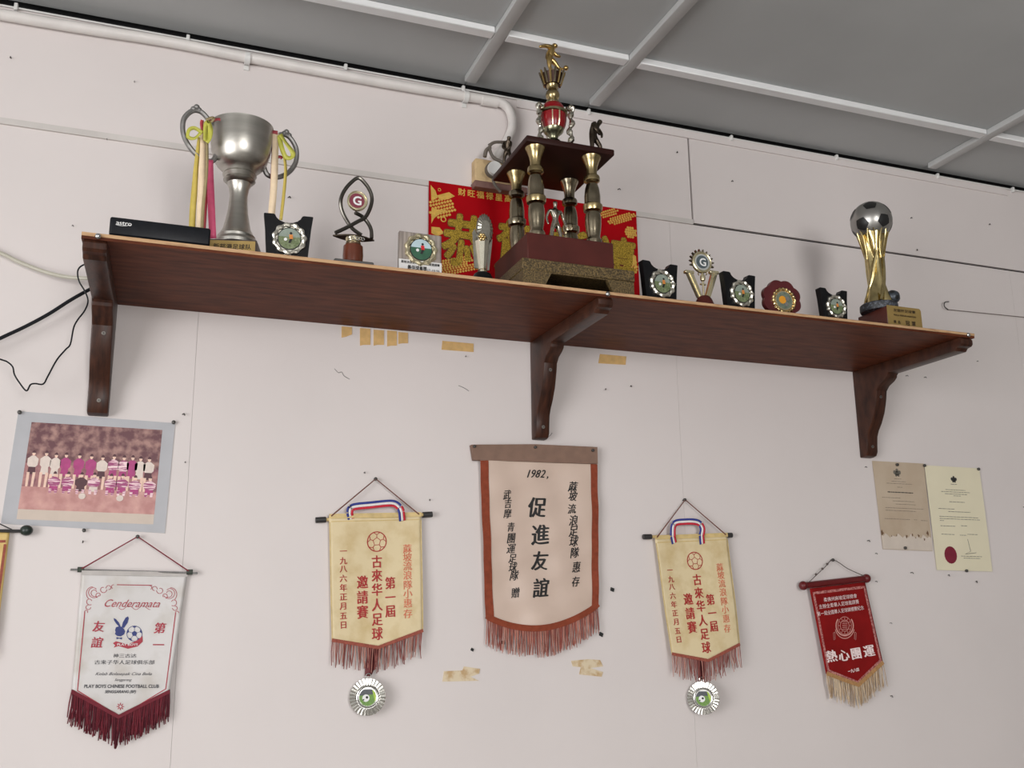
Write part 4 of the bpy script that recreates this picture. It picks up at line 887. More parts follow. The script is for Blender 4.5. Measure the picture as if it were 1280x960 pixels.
# ---- silver cup
cx, cy = 0.158, -0.285
t = thing('silver_cup_trophy', 'large pewter two-handled cup trophy with ribbons on its handles', 'trophy', (cx, cy, SZ))
def rot(p, a): return (p[0]*math.cos(a)-p[1]*math.sin(a), p[0]*math.sin(a)+p[1]*math.cos(a), p[2])
mb = MB(); mb.rbox(-0.046, 0.046, -0.040, 0.040, 0, 0.044, 0.003, 2); mb.v = [rot(p, rad(-14)) for p in mb.v]; plinth = mb.build('plinth', mat('grey brown plinth', rgb(84, 74, 68), 0.45, var=0.15, scale=30), t)
mb = MB(); mb.box(-0.043, 0.043, -0.0415, -0.040, 0.006, 0.040); mb.v = [rot(p, rad(-14)) for p in mb.v]; mb.build('name_plate', m_plate, plinth)
mb = MB()
for k, ch in enumerate('新邦港足球队'): put(mb, ch, -0.030+k*0.012, 0.028, 0.0115, lambda X, Z: -0.0419, bold=0.02)
put(mb, 'JUARA 1986', 0.0, 0.014, 0.005, lambda X, Z: -0.0419, bold=0.01, width=0.05)
mb.v = [rot(p, rad(-14)) for p in mb.v]; let(m_plateink, plinth)
prof = [(0.042, 0.044), (0.0425, 0.050), (0.040, 0.056), (0.036, 0.058), (0.0365, 0.063), (0.033, 0.067), (0.0275, 0.078), (0.0235, 0.095), (0.0200, 0.115), (0.0180, 0.135), (0.0175, 0.150), (0.0195, 0.166), (0.024, 0.176),
        (0.029, 0.180), (0.0315, 0.183), (0.029, 0.187), (0.031, 0.190), (0.0335, 0.194), (0.031, 0.198), (0.033, 0.201), (0.036, 0.205), (0.040, 0.208), (0.046, 0.214), (0.0525, 0.225), (0.0575, 0.243), (0.0605, 0.265), (0.0615, 0.296), (0.0622, 0.3005), (0.0605, 0.3005), (0.059, 0.27), (0.05, 0.225), (0.0, 0.212)]
mb = MB(); mb.lathe(prof, 48); mb.build('cup_body', m_pewter, t, ang=25)
HA = rad(14)
for sg in (-1, 1):
    pts = [(0.058, 0, 0.279), (0.070, 0, 0.298), (0.086, 0, 0.310), (0.103, 0, 0.306), (0.117, 0, 0.285), (0.1175, 0, 0.258), (0.108, 0, 0.236), (0.092, 0, 0.219), (0.074, 0, 0.210), (0.058, 0, 0.211), (0.052, 0, 0.219), (0.050, 0, 0.226)]
    pts = [rot((sg*p[0], p[1], p[2]), HA) for p in pts]; mb = MB(); mb.tube(smooth(pts, 5), 0.0052, 8)
    k = rot((sg*0.094, 0, 0.317), HA); mb.ball(k, 0.0062, 12); mb.ball(rot((sg*0.089, 0, 0.312), HA), 0.006, 10); mb.ball(rot((sg*0.1, 0, 0.311), HA), 0.006, 10)
    mb.build('handle', m_pewterdk, t)
ry = mat('yellow ribbon', alb(198, 176, 84, 1.0), 0.45, var=0.08, scale=80); rl = mat('lime ribbon', alb(188, 186, 78, 1.0), 0.4, var=0.08, scale=80)
rc = mat('cream ribbon', alb(216, 194, 164), 0.5, var=0.06, scale=80); rp_ = mat('pink ribbon', alb(218, 88, 126, 1.0), 0.45, var=0.08, scale=80); rr_ = mat('red ribbon dark', alb(168, 58, 66, 1.0), 0.5, var=0.08, scale=80); ro = mat('olive ribbon', alb(142, 126, 90), 0.5, var=0.08, scale=80)
def ribbon(px, Y, wpx, m, tw=0.0):
    pts = smooth([P(x, y, (Y[i] if isinstance(Y, list) else Y)) for i, (x, y) in enumerate(px)], 5); wd = wpx*1.6e-3; sd = []
    for i in range(len(pts)):
        d = (pts[min(i+1, len(pts)-1)]-pts[max(0, i-1)]).normalized(); n = Vector((-d.z, 0, d.x)).normalized() if abs(d.x)+abs(d.z) > 1e-6 else Vector((1, 0, 0))
        a_ = tw*math.sin(i*0.35); sd.append(n*math.cos(a_)+Vector((0, 1, 0))*math.sin(a_))
    for i in range(1, len(sd)):
        if sd[i].dot(sd[i-1]) < 0: sd[i] = -sd[i]
    mb = MB(); mb.strip(pts, wd, 0, sd); solid(mb.build('ribbon', m, t, True), 0.0006)
ribbon([(251, 172), (247, 200), (244, 230), (241, 262), (240, 296)], -0.31, 7.5, ry, 0.3)
ribbon([(254, 152), (254, 185), (252, 220), (250, 260), (249, 300)], -0.325, 8, rc, 0.35)
ribbon([(258, 160), (259, 190), (258, 220), (254, 260), (252, 300)], -0.33, 3.5, ro, 0.2)
ribbon([(262, 200), (263, 225), (264, 255), (266, 298)], -0.31, 8.5, rp_, 0.3)
ribbon([(258, 200), (257, 230), (255, 262), (253, 300)], -0.305, 7, rr_, 0.3)
ribbon([(258, 178), (262, 172), (263, 160), (260, 152), (257, 160), (257, 176)], -0.335, 6, rl, 0.5)
ribbon([(253, 166), (243, 160), (236, 163), (235, 171), (243, 173), (251, 166)], -0.335, 4.5, rl, 0.6)
ribbon([(258, 150), (264, 147), (267, 148), (264, 152), (260, 153)], -0.33, 4, ro, 0.5)
ribbon([(262, 152), (272, 149), (277, 150)], -0.325, 4, rr_, 0.3); ribbon([(253, 150), (252, 156), (255, 166)], -0.33, 4, rr_, 0.3)
ribbon([(345, 166), (344, 190), (343, 220), (341, 250), (338, 282)], -0.30, 8.5, rc, 0.3)
ribbon([(339, 168), (341, 180), (340, 220), (338, 260), (336, 285)], -0.29, 3.5, rr_, 0.2)
ribbon([(350, 168), (357, 178), (366, 191), (364, 197), (357, 196), (352, 184), (349, 170)], -0.30, 6, rl, 0.5)
ribbon([(354, 190), (357, 210), (355, 240), (351, 275)], -0.295, 4, ry, 0.3)
ribbon([(336, 168), (341, 165), (347, 166)], -0.30, 5, rr_, 0.2); ribbon([(344, 197), (350, 196), (353, 198)], -0.29, 4.5, rr_, 0.2)

# ---- black notched plaques
WD, BD, HD = 0.047, 0.0385, 0.094
m_pg = mat('medallion print green', alb(84, 98, 62), 0.3, scale=260, col2=alb(128, 136, 106), lo=0.35, hi=0.7)
m_psky = mat('medallion print sky', alb(128, 138, 128), 0.3, var=0.12, scale=160); m_por = mat('medallion print orange', alb(196, 124, 60), 0.3, var=0.1, scale=100)
m_wreath = mat('wreath plating', (0.85, 0.82, 0.72), 0.3, 1.0, var=0.12, scale=120)
def medallion(parent, c, R, y, skyc=m_psky, grc=m_pg, ac=m_por, ring=m_wreath):
    o = MB(); o.wreath((c[0], y-0.001, c[1]), R, R*0.16, 11, 66, 0, 0.22); o.disc((c[0], c[1]), R*0.98, y-0.001, y, 32); w_ = o.build('wreath', ring, parent)
    o = MB(); o.disc((c[0], c[1]), R*0.80, y-0.0022, y-0.001, 32, 3); o.disc((c[0], c[1]), R*0.74, y-0.0026, y-0.0022, 32, 0)
    o.xz([(c[0]+R*0.74*math.cos(rad(10)+rad(160)*i/16), c[1]+R*0.74*math.sin(rad(10)+rad(160)*i/16)) for i in range(17)], y-0.0029, y-0.0026, 1)
    s = R*0.74
    o.xz([(c[0]-s*.05, c[1]+s*.38), (c[0]+s*.28, c[1]+s*.4), (c[0]+s*.32, c[1]-s*.02), (c[0]+s*.02, c[1]-s*.06)], y-0.0033, y-0.0026, 2)
    o.disc((c[0]+s*.12, c[1]+s*.52), s*.12, y-0.0033, y-0.0026, 10, 3); o.xz([(c[0]+s*.05, c[1]-s*.02), (c[0]+s*.28, c[1]-s*.02), (c[0]+s*.1, c[1]-s*.45), (c[0]-s*.1, c[1]-s*.4)], y-0.0033, y-0.0026, 3)
    o.disc((c[0]-s*.35, c[1]-s*.1), s*.15, y-0.0033, y-0.0026, 10, 4)
    o.build('picture', [grc, skyc, ac, m_ink, m_white], w_)
def lean(o, a):
    for ch in o.children: ch.rotation_euler[0] = a
def plaque(x, y, rz, label, sc_=1.0, lab=False):
    t = thing('plaque', label, 'plaque', (x, y, SZ), rz, 'black notched plaques')
    out = [(-BD, 0), (BD, 0), (WD*0.93, HD*0.7), (WD, HD*0.985), (WD*0.97, HD), (WD*0.62, HD)]
    for k in range(9): a_ = rad(10)+rad(160)*k/8; out.append((WD*0.56*math.cos(a_), HD*1.02-HD*0.20*math.sin(a_)))
    out += [(-WD*0.62, HD), (-WD*0.97, HD), (-WD, HD*0.985), (-WD*0.93, HD*0.7)]
    out = [(a_*sc_, b_*sc_) for a_, b_ in out]
    mb = MB(); mb.xz(out, -0.007, 0.009); b_ = mb.build('board', m_blackgloss, t, ang=25)
    medallion(t, (0.003, 0.044*sc_), 0.0285*sc_, -0.007)
    mb = MB(); mb.xz([(-0.012, 0), (0.012, 0), (0.006, 0.06), (-0.006, 0.06)], 0.009, 0.012); mb.v = [(p[0], p[1]+(0.035 if p[2] < 0.01 else 0), p[2]) for p in mb.v]; mb.build('strut', m_blackgloss, t)
    if lab:
        mb = MB(); mb.xz([(0.012*math.cos(PI*k/12), 0.002+0.011*math.sin(PI*k/12)) for k in range(13)], -0.0085, -0.007); mb.build('small_label', m_silver, t)
    return t
plaque(P(360, 290, -0.352).x, -0.352, rad(-6), 'black notched plaque beside the pewter cup', 1.0, True)
plaque(P(824, 355, -0.352).x, -0.352, rad(4), 'black notched plaque right of the tower trophy', 1.0)
plaque(P(923, 365, -0.352).x, -0.352, rad(4), 'black notched plaque between the gear trophy and maroon plaque', 0.98)
plaque(P(1041, 382, -0.352).x, -0.352, rad(2), 'smallest black notched plaque, left of the football trophy', 0.88)

# ---- loop trophy with G disc
cx = P(441, 325, -0.335).x; t = thing('loop_trophy', 'pewter loop trophy with a maroon G disc on an amber drum', 'trophy', (cx, -0.335, SZ))
L_ = lambda x, y, dy=0.0: Vector((P(x, y, -0.335+dy).x-cx, dy, P(x, y, -0.335+dy).z-SZ))
zb = max(0.010, L_(440, 327).z)
mb = MB(); mb.rbox(L_(415, 325).x, L_(464, 330).x, -0.026, 0.026, 0, 0.016, 0.002, 1); mb.build('base', mat('slate grey base', rgb(84, 82, 80), 0.5, var=0.1, scale=60), t)
z1 = L_(440, 306).z; z2 = L_(440, 301).z
mb = MB(); mb.lathe([(0.016, 0.016), (0.0195, 0.019), (0.0205, z1*0.6), (0.0195, z1-0.004), (0.015, z1)], 24); mb.build('amber_drum', mat('amber lacquer', rgb(98, 48, 30), 0.22, var=0.12, scale=40), t)
z3 = L_(440, 297).z
mb = MB(); mb.lathe([(0.0135, z1), (0.0155, z1+0.002), (0.014, z1+0.006), (0.017, z3)], 24); mb.build('collar', m_champ, t)
mb = MB(); lp, rp2 = L_(416, 292), L_(468, 299)
out = []; n = 14
for i in range(n+1): a_ = i/n; out.append((lp.x+(rp2.x-lp.x)*a_, -0.017*math.sin(a_*PI)))
for i in range(1, n): a_ = 1-i/n; out.append((lp.x+(rp2.x-lp.x)*a_, 0.017*math.sin(a_*PI)))
zp = (lp.z+rp2.z)/2-0.002
mb.prism(out, lambda a_, b_, d: (a_, b_, d), zp-0.003, zp); mb.build('platform', m_figdk, t)
mb = MB()
for k in range(6): mb.wreath((-0.011+k*0.0052+0.001, -0.0165, zp-0.0075-0.001*(k % 2)), 0.0030, 0.0010, 1, 16, 0, 0)
mb.build('letter_ring', m_silver, t)
m_loop = mat('dark pewter loop', (0.13, 0.12, 0.105), 0.3, 1.0, var=0.2, scale=60)
path = [(419, 291, -.008), (432, 285, -.008), (447, 277, -.008), (456, 272, -.006), (462, 262, -.003), (465, 250, 0), (463, 240, 0), (457, 230, 0), (448, 222.5, 0), (438, 229, 0), (430, 239, 0), (426, 250, 0), (427, 262, .003), (433, 275, .006), (441, 286, .008), (452, 294, .008)]
mb = MB(); mb.tube(smooth([L_(*p) for p in path], 5), 0.0040, 8); mb.build('loop', m_loop, t)
mb = MB(); mb.tube(smooth([L_(444, 266, -.004), L_(453, 271, .003), L_(460, 279, .004), (L_(464, 288, .002)), L_(464.5, 298, 0)], 5), 0.0040, 8); mb.build('stay', m_loop, t)
c = L_(446.5, 252)
mb = MB(); mb.disc((c.x, c.z), 0.0205, -0.004, 0.002, 32); mb.wreath((c.x, -0.004, c.z), 0.0195, 0.0016, 1, 36, 0, 0); gd = mb.build('disc', m_champ, t)
mb = MB(); mb.disc((c.x-0.0015, c.z), 0.0155, -0.0052, -0.004, 32); mb.build('emblem_ground', mat('maroon enamel', alb(118, 46, 62), 0.4, var=0.1, scale=60), gd)
mb = MB()
put(mb, 'G', c.x-0.001, c.z, 0.026, lambda X, Z: -0.0056, bold=0.028); let(m_white, gd)

# ---- grey square plaque
p0 = P(499, 288, -0.36); p1 = P(552, 295, -0.36); pb = P(525, 340, -0.36)
t = thing('square_plaque', 'square grey wood-grain plaque with a gold wreath medallion and white label', 'plaque', ((p0.x+p1.x)/2, -0.36, SZ))
hw = (p1.x-p0.x)/2; hh = (p0.z+p1.z)/2-SZ
mb = MB(); mb.rbox(-hw, hw, 0, 0.010, 0, hh, 0.0012, 1); mb.build('board', mat('grey wood laminate', alb(150, 140, 132), 0.35, stretch=(14, 1, 0.6), scale=14, col2=alb(112, 102, 96), lo=0.35, hi=0.65), t)
medallion(t, (0.001, hh*0.60), 0.0295, 0.0, mat('medallion pale sky', alb(170, 190, 196), 0.3, var=0.05, scale=100), mat('medallion deep green', alb(48, 88, 66), 0.3, var=0.15, scale=100), mat('medallion red', alb(190, 34, 40), 0.3, var=0.1, scale=100), m_champ)
mb = MB(); mb.box(-hw, hw, -0.0016, 0, 0.004, 0.030); lb_ = mb.build('label_plate', mat('white label card', alb(206, 204, 202), 0.4, var=0.03, scale=60), t)
mb = MB(); put(mb, '蔴坡流浪足球隊主辦友誼邀請賽', 0, 0.0245, 0.0062, lambda X, Z: -0.0019, bold=0.02, width=hw*1.8)
put(mb, '最佳球員獎', -hw*0.15, 0.0135, 0.0105, lambda X, Z: -0.0019, bold=0.03, width=hw*0.9); put(mb, '27-10-96', hw*0.6, 0.0125, 0.006, lambda X, Z: -0.0019, bold=0.01, width=hw*0.6); let(m_ink, lb_)

# ---- oval sunburst trophy
cx = P(603, 343, -0.335).x; t = thing('sunburst_trophy', 'slim faceted silver trophy with an oval sunburst in front of the red banner', 'trophy', (cx, -0.335, SZ))
L_ = lambda x, y, dy=0.0: Vector((P(x, y, -0.335+dy).x-cx, dy, P(x, y, -0.335+dy).z-SZ))
zt = L_(603, 341).z
mb = MB(); mb.lathe([(0.027, 0), (0.026, 0.008), (0.018, zt-0.004), (0.012, zt)], 24); mb.build('base', m_blackgloss, t)
z2 = L_(602, 302).z
mb = MB(); mb.lathe([(0.009, zt), (0.0105, zt+0.004), (0.0085, zt+0.007), (0.0155, z2)], 8); mb.build('body', mat('champagne plating', (0.80, 0.76, 0.62), 0.2, 1.0, var=0.1, scale=60), t, ang=10)
c = L_(606, 287); rx, rz = 0.0175, 0.034
mb = MB(); vs = []; n = 44
for k, (q_, yy) in enumerate([(0.55, -0.004), (0.9, 0.0), (1.0, 0.003)]):
    for i in range(n): a_ = 2*PI*i/n; s_ = q_*(1.08 if (k == 2 and i % 2) else 1); vs.append((c.x+rx*s_*math.cos(a_), yy-(0.0015 if i % 2 else 0), c.z+rz*s_*math.sin(a_)))
mb.add(vs, [(k*n+i, k*n+(i+1) % n, (k+1)*n+(i+1) % n, (k+1)*n+i) for k in range(2) for i in range(n)]+[tuple(range(n))])
solid(mb.build('sunburst', mat('smoky silver', (0.36, 0.34, 0.29), 0.3, 0.9, var=0.2, scale=120), t, ang=12), 0.002)
mb = MB(); mb.xz([(c.x-0.022, zt+0.01), (c.x-0.026, z2+0.02), (c.x-0.022, z2+0.028), (c.x-0.012, z2), (c.x-0.011, zt+0.01)], 0.002, 0.006); mb.xz([(c.x+0.006, zt+0.008), (c.x+0.009, z2), (c.x+0.018, z2+0.01), (c.x+0.010, zt+0.008)], 0.002, 0.006); mb.build('wing', mat('dull silver wing', (0.32, 0.31, 0.27), 0.35, 0.9, var=0.15, scale=60), t)
mb = MB(); c2 = L_(600, 299)
for k in range(6): mb.ball((c2.x+0.0055*math.cos(k*PI/3), -0.0145, c2.z+0.0055*math.sin(k*PI/3)), 0.0038, 8)
mb.ball((c2.x, -0.0175, c2.z), 0.0035, 8); mb.build('rosette', m_gold, t)

# ---- tower trophy
t = thing('tower_trophy', 'tall four-column football trophy with red globe and kicking figure on top', 'trophy', (0.855, -0.28, SZ))
bx0, bx1, by0, by1, bh = 0.727, 0.986, -0.386, -0.17, 0.054
mb = MB()
def plate(w0, w1, fn):
    mb.prism([(w0, 0), (w0+0.050, 0), (w0+0.064, 0.027), (w1-0.064, 0.027), (w1-0.050, 0), (w1, 0), (w1, bh), (w0, bh)], fn, 0, 0.010)
plate(bx0, bx1, lambda a_, b_, d: (a_, by0+d, SZ+b_)); plate(bx0, bx1, lambda a_, b_, d: (a_, by1-d, SZ+b_))
plate(by0+0.0101, by1-0.0101, lambda a_, b_, d: (bx0+d, a_, SZ+b_)); plate(by0+0.0101, by1-0.0101, lambda a_, b_, d: (bx1-d, a_, SZ+b_))
base = mb.build('base', m_ornament, t, True)
mb = MB(); mb.rbox(bx0-0.002, bx1+0.002, by0-0.002, by1+0.002, SZ+0.029, SZ+bh+0.001, 0.002, 1); mb.build('base_band', m_ornament, base, True)
bz = SZ+bh+0.001; bt = 2.3435
mb = MB(); mb.rbox(0.747, 0.951, -0.364, -0.160, bz, bt, 0.002, 1); mb.build('box', m_maroon, t, True)
cprof = [(0.0175, 0), (0.0185, 0.004), (0.0185, 0.014), (0.015, 0.020), (0.0145, 0.024), (0.0165, 0.036), (0.0185, 0.055), (0.0182, 0.070), (0.0160, 0.080), (0.0205, 0.084), (0.0222, 0.090), (0.0222, 0.097), (0.0190, 0.100),
         (0.0180, 0.106), (0.0182, 0.120), (0.0160, 0.138), (0.0130, 0.148), (0.0130, 0.152), (0.0180, 0.156), (0.0185, 0.164), (0.0170, 0.168), (0.0125, 0.171), (0.0122, 0.180), (0.0140, 0.192), (0.0185, 0.205), (0.0230, 0.212), (0.0235, 0.2145)]
def column(x, y, m1, m2, m3):
    o = []
    for a_, b_, m_, nm in [(0, 9, m1, 'column'), (9, 13, m2, 'ring'), (12, 17, m1, 'upper_vase'), (17, 21, m2, 'collar'), (20, 27, m3, 'capital')]:
        mb = MB(); mb.lathe(cprof[a_:b_], 28, (x, y, bt)); ob = mb.build(nm, m_, t if nm == 'column' else o[0], True, 28)
        if nm == 'column': o.append(ob)
column(0.783, -0.330, m_brassdk, m_brass, m_brass); column(0.920, -0.330, m_brassdk, m_brass, m_brass)
column(0.790, -0.195, m_brassdk, m_brassdk, m_brass); column(0.926, -0.195, m_brassdk, m_brassdk, m_brassdk)
tz = bt+0.2145
mb = MB(); mb.rbox(0.752, 0.966, -0.358, -0.137, tz, tz+0.015, 0.003, 2); mb.build('top_board', m_maroondk, t, True)
tz += 0.015+0.011
vx, vy = 0.849, -0.283
mb = MB(); mb.lathe([(0.020, -0.011), (0.020, 0), (0.019, 0.006), (0.010, 0.010), (0.009, 0.018), (0.016, 0.024), (0.010, 0.030), (0.011, 0.036), (0.0185, 0.043), (0.023, 0.048), (0.0245, 0.054)], 28, (vx, vy, tz)); mb.build('globe_stem', mat('green bronze', (0.27, 0.27, 0.18), 0.28, 1.0, var=0.3, scale=60), t, True)
def gp(z): return 0.0245+0.0055*math.sin(min(1, max(0, (z-0.054)/0.040))*PI/2)
mb = MB(); mb.lathe([(0.0245, 0.054), (0.028, 0.062), (0.030, 0.074), (0.0305, 0.086), (0.0305, 0.090)], 32, (vx, vy, tz)); mb.lathe([(0.029, 0.097), (0.027, 0.106), (0.021, 0.116), (0.012, 0.122)], 32, (vx, vy, tz)); globe = mb.build('globe', m_red, t, True)
mb = MB()
for k in range(4):
    a0 = PI/2*k+rad(45)+rad(-55)
    vs = []
    for (r_, z_) in [(0.0250, 0.054), (0.0286, 0.062), (0.0307, 0.074), (0.0312, 0.086), (0.0312, 0.091)]:
        for s_ in (-1, 1): vs.append((vx+r_*math.cos(a0+s_*0.32), vy+r_*math.sin(a0+s_*0.32), tz+z_))
    mb.add(vs, [(2*i, 2*i+1, 2*i+3, 2*i+2) for i in range(4)])
mb.build('stave', m_champ, globe, True)
mb = MB(); mb.lathe([(0.0310, 0.089), (0.034, 0.091), (0.034, 0.096), (0.0300, 0.098)], 32, (vx, vy, tz)); mb.lathe([(0.013, 0.119), (0.016, 0.123), (0.012, 0.128)], 28, (vx, vy, tz)); mb.build('girdle', mat('olive brass', (0.36, 0.33, 0.20), 0.3, 1.0, var=0.2, scale=50), t, True)
for k in range(3):
    a_ = rad(180+20)+k*2*PI/3
    d = Vector((math.cos(a_), math.sin(a_), 0)); o = Vector((vx, vy, tz)); mb = MB()
    mb.tube(smooth([o+d*0.034+Vector((0, 0, 0.096)), o+d*0.042+Vector((0, 0, 0.102)), o+d*0.047+Vector((0, 0, 0.092)), o+d*0.041+Vector((0, 0, 0.078)), o+d*0.045+Vector((0, 0, 0.060)), o+d*0.038+Vector((0, 0, 0.044)), o+d*0.044+Vector((0, 0, 0.026)), o+d*0.036+Vector((0, 0, 0.010)), o+d*0.042+Vector((0, 0, -0.009))], 4), [0.0058+0.0022*math.sin(i*1.3) for i in range(33)], 8)
    mb.ball(o+d*0.043+Vector((0, 0, 0.103)), 0.0062, 10); mb.ball(o+d*0.041+Vector((0, 0, 0.020)), 0.006, 10); mb.ball(o+d*0.042+Vector((0, 0, 0.055)), 0.0055, 10)
    mb.build('scroll_support', m_fig, t, True)
mb = MB(); mb.lathe([(0.010, 0.122), (0.010, 0.128), (0.0150, 0.134), (0.0165, 0.142), (0.0145, 0.149), (0.0105, 0.153), (0.010, 0.157), (0.0135, 0.161), (0.0145, 0.166), (0.0155, 0.170)], 28, (vx, vy, tz)); mb.build('neck', m_brass, t, True)
mb = MB(); n = 14; cb, ct, cr0, cr1 = 0.166, 0.200, 0.0185, 0.0305
mb.lathe([(0.012, cb), (cr0, cb+0.001), (cr1-0.004, ct-0.008), (cr1-0.006, ct-0.008), (0.010, cb+0.006)], 28, (vx, vy, tz))
crown = mb.build('crown', mat('dark crown', rgb(50, 30, 22), 0.4, 0.6, var=0.2, scale=60), t, True)
for k in range(n):
    a_ = 2*PI*k/n+0.1; d = Vector((math.cos(a_), math.sin(a_), 0)); o = Vector((vx, vy, tz)); mb = MB()
    mb.tube([o+d*(cr0+0.001)+Vector((0, 0, cb)), o+d*(cr1-0.002)+Vector((0, 0, ct-0.004)), o+d*cr1+Vector((0, 0, ct))], [0.0024, 0.0030, 0.0014], 6); mb.build('spike', m_figgold if k % 2 else m_brassdk, crown, True)
mb = MB(); mb.lathe([(0.004, cb+0.006), (0.0045, 0.196), (0.010, 0.199), (0.010, 0.204)], 16, (vx, vy, tz)); mb.build('figure_stand', m_gold, t, True)
kf = person_fig('footballer_figure', (vx-0.007, vy, tz+0.2035), 0.078, KICK, m_figgold, t, 0, True, 2.1)
mb = MB(); mb.ball((vx-0.007+0.043, vy, tz+0.2190), 0.0062, 14); mb.tube([(vx-0.007+0.033, vy, tz+0.215), (vx-0.007+0.040, vy, tz+0.217)], 0.0016, 6); mb.build('football', m_figgold, kf, True)
person_fig('player_figure', (0.858, -0.262, bt), 0.135, STAND, m_fig, t, 0.1, True, 0.8)
person_fig('small_player_figure', (0.895, -0.235, bt), 0.075, STAND, m_champ, t, 0.9)
person_fig('bending_figure', (0.942, -0.300, tz-0.011), 0.110, BEND, m_figdk, t, 0.6, True, 1.25)
person_fig('seated_figure', (0.772, -0.185, tz-0.011), 0.085, BEND, m_figdk, t, -0.8, True, 1.2)
person_fig('rear_figure', (0.945, -0.165, tz-0.011), 0.06, STAND, m_figdk, t, -0.8)

# ---- gear trophy
cx = P(880, 372, -0.335).x; t = thing('gear_trophy', 'pale gold V-shaped trophy with a spiked G disc on a maroon foot', 'trophy', (cx, -0.335, SZ))
L_ = lambda x, y, dy=0.0: Vector((P(x, y, -0.335+dy).x-cx, dy, P(x, y, -0.335+dy).z-SZ))
z0 = L_(880, 371).z
mb = MB(); mb.lathe([(0.026, 0), (0.026, 0.006), (0.017, z0-0.006), (0.012, z0)], 24); mb.build('foot', m_maroon, t)
for sg, (ax_, ay_), (bx_, by_) in [(-1, (862, 341), (875, 368)), (1, (893, 341.5), (884, 369))]:
    a_, b_ = L_(ax_, ay_), L_(bx_, by_); b_.z = z0-0.003; d = 0.0075; mb = MB()
    mb.xz([(a_.x-d, a_.z), (a_.x+d, a_.z), (b_.x+d*0.8, b_.z), (b_.x-d*0.8, b_.z)], -0.003, 0.006)
    mb.xz([(a_.x-d*0.35, a_.z-0.002), (a_.x+d*0.35, a_.z-0.002), (b_.x+d*0.2, b_.z), (b_.x-d*0.2, b_.z)], -0.005, -0.003)
    mb.rbox(a_.x-d*1.7, a_.x+d*1.4, -0.004, 0.007, a_.z-0.002, a_.z+0.005, 0.001, 1); mb.build('arm', m_champ, t)
    mb = MB(); mb.tube(smooth([L_(878+sg*0.5, 341), L_(878+sg*4, 340.5), L_(878+sg*5.5, 342.5), L_(878+sg*4, 344)], 4), 0.0012, 6); mb.build('scroll', m_brass, t)
mb = MB(); c = L_(878.5, 349); mb.lathe([(0.0022, z0-0.004), (0.0022, c.z-0.006), (0.0055, c.z-0.003), (0.0065, c.z+0.004), (0.005, c.z+0.009), (0.001, c.z+0.016)], 16, (c.x, 0, 0)); mb.build('torch', m_champ, t)
mb = MB(); mb.box(c.x-0.007, c.x+0.007, -0.002, 0.003, c.z-0.014, c.z-0.011); mb.build('torch_bar', m_champ, t)
c = L_(877.5, 328)
mb = MB(); mb.disc((c.x, c.z), 0.0255, 0.0, 0.005, 36); mb.wreath((c.x, 0.0, c.z), 0.0235, 0.0022, 1, 40, 0, 0); gd = mb.build('disc', m_champ, t)
for k in range(12):
    a_ = rad(-15)+rad(210)*k/11; d = (math.cos(a_), math.sin(a_)); R0, R1 = 0.0245, 0.0325
    mb = MB(); mb.xz([(c.x+R0*d[0]-0.0032*d[1], c.z+R0*d[1]+0.0032*d[0]), (c.x+R0*d[0]+0.0032*d[1], c.z+R0*d[1]-0.0032*d[0]), (c.x+R1*d[0]+0.001*d[1], c.z+R1*d[1]-0.001*d[0]), (c.x+R1*d[0]-0.001*d[1], c.z+R1*d[1]+0.001*d[0])], 0.0, 0.005); mb.build('spike', m_brassdk, gd)
mb = MB(); mb.disc((c.x, c.z), 0.0195, -0.0022, 0.0, 32); mb.build('emblem_ground', mat('silver sticker', alb(168, 170, 168), 0.35, 0.2, var=0.05, scale=60), gd)
mb = MB(); mb.disc((c.x-0.001, c.z), 0.0155, -0.003, -0.0022, 32); mb.build('emblem', mat('slate emblem', alb(72, 82, 86), 0.4, var=0.1, scale=60), gd)
mb = MB()
put(mb, 'G', c.x, c.z, 0.026, lambda X, Z: -0.0035, bold=0.022); let(m_white, gd)

# ---- maroon scalloped plaque
cx = P(977, 380, -0.345).x; t = thing('scalloped_plaque', 'maroon scalloped wooden plaque with a gold round medallion', 'plaque', (cx, -0.345, SZ), rad(-3))
R = 0.0475; mb = MB(); out = [(R*(0.93+0.10*abs(math.cos(4*a_)))*math.cos(a_+rad(22.5))*1.06, 0.0455+R*(0.93+0.10*abs(math.cos(4*a_)))*math.sin(a_+rad(22.5))*0.98) for a_ in [2*PI*i/64 for i in range(64)]]
zmin = min(b_ for a_, b_ in out); out = [(a_, b_-zmin) for a_, b_ in out]
mb.xz(out, -0.005, 0.007); mb.build('board', mat('maroon lacquer', rgb(82, 26, 30), 0.35, var=0.15, scale=30), t)
zc = 0.0455-zmin
mb = MB(); mb.wreath((0.003, -0.006, zc-0.004), 0.0285, 0.0036, 20, 64, 0, 0.25); mb.disc((0.003, zc-0.004), 0.0285, -0.006, -0.005, 32); w_ = mb.build('wreath', m_gold, t)
mb = MB(); mb.disc((0.003, zc-0.004), 0.0235, -0.0072, -0.006, 32, 0); mb.disc((0.003, zc-0.004), 0.0205, -0.0078, -0.0072, 32, 1); mb.disc((-0.002, zc-0.003), 0.0095, -0.0086, -0.0078, 20, 2); mb.disc((0.011, zc+0.001), 0.006, -0.0086, -0.0078, 12, 3); mb.disc((0.008, zc-0.013), 0.005, -0.0086, -0.0078, 10, 3)
mb.build('picture', [m_champ, mat('medallion slate', alb(112, 122, 104), 0.3, scale=200, col2=alb(80, 92, 84)), mat('medallion amber', alb(206, 140, 40), 0.3, var=0.1, scale=90), m_silver], w_)
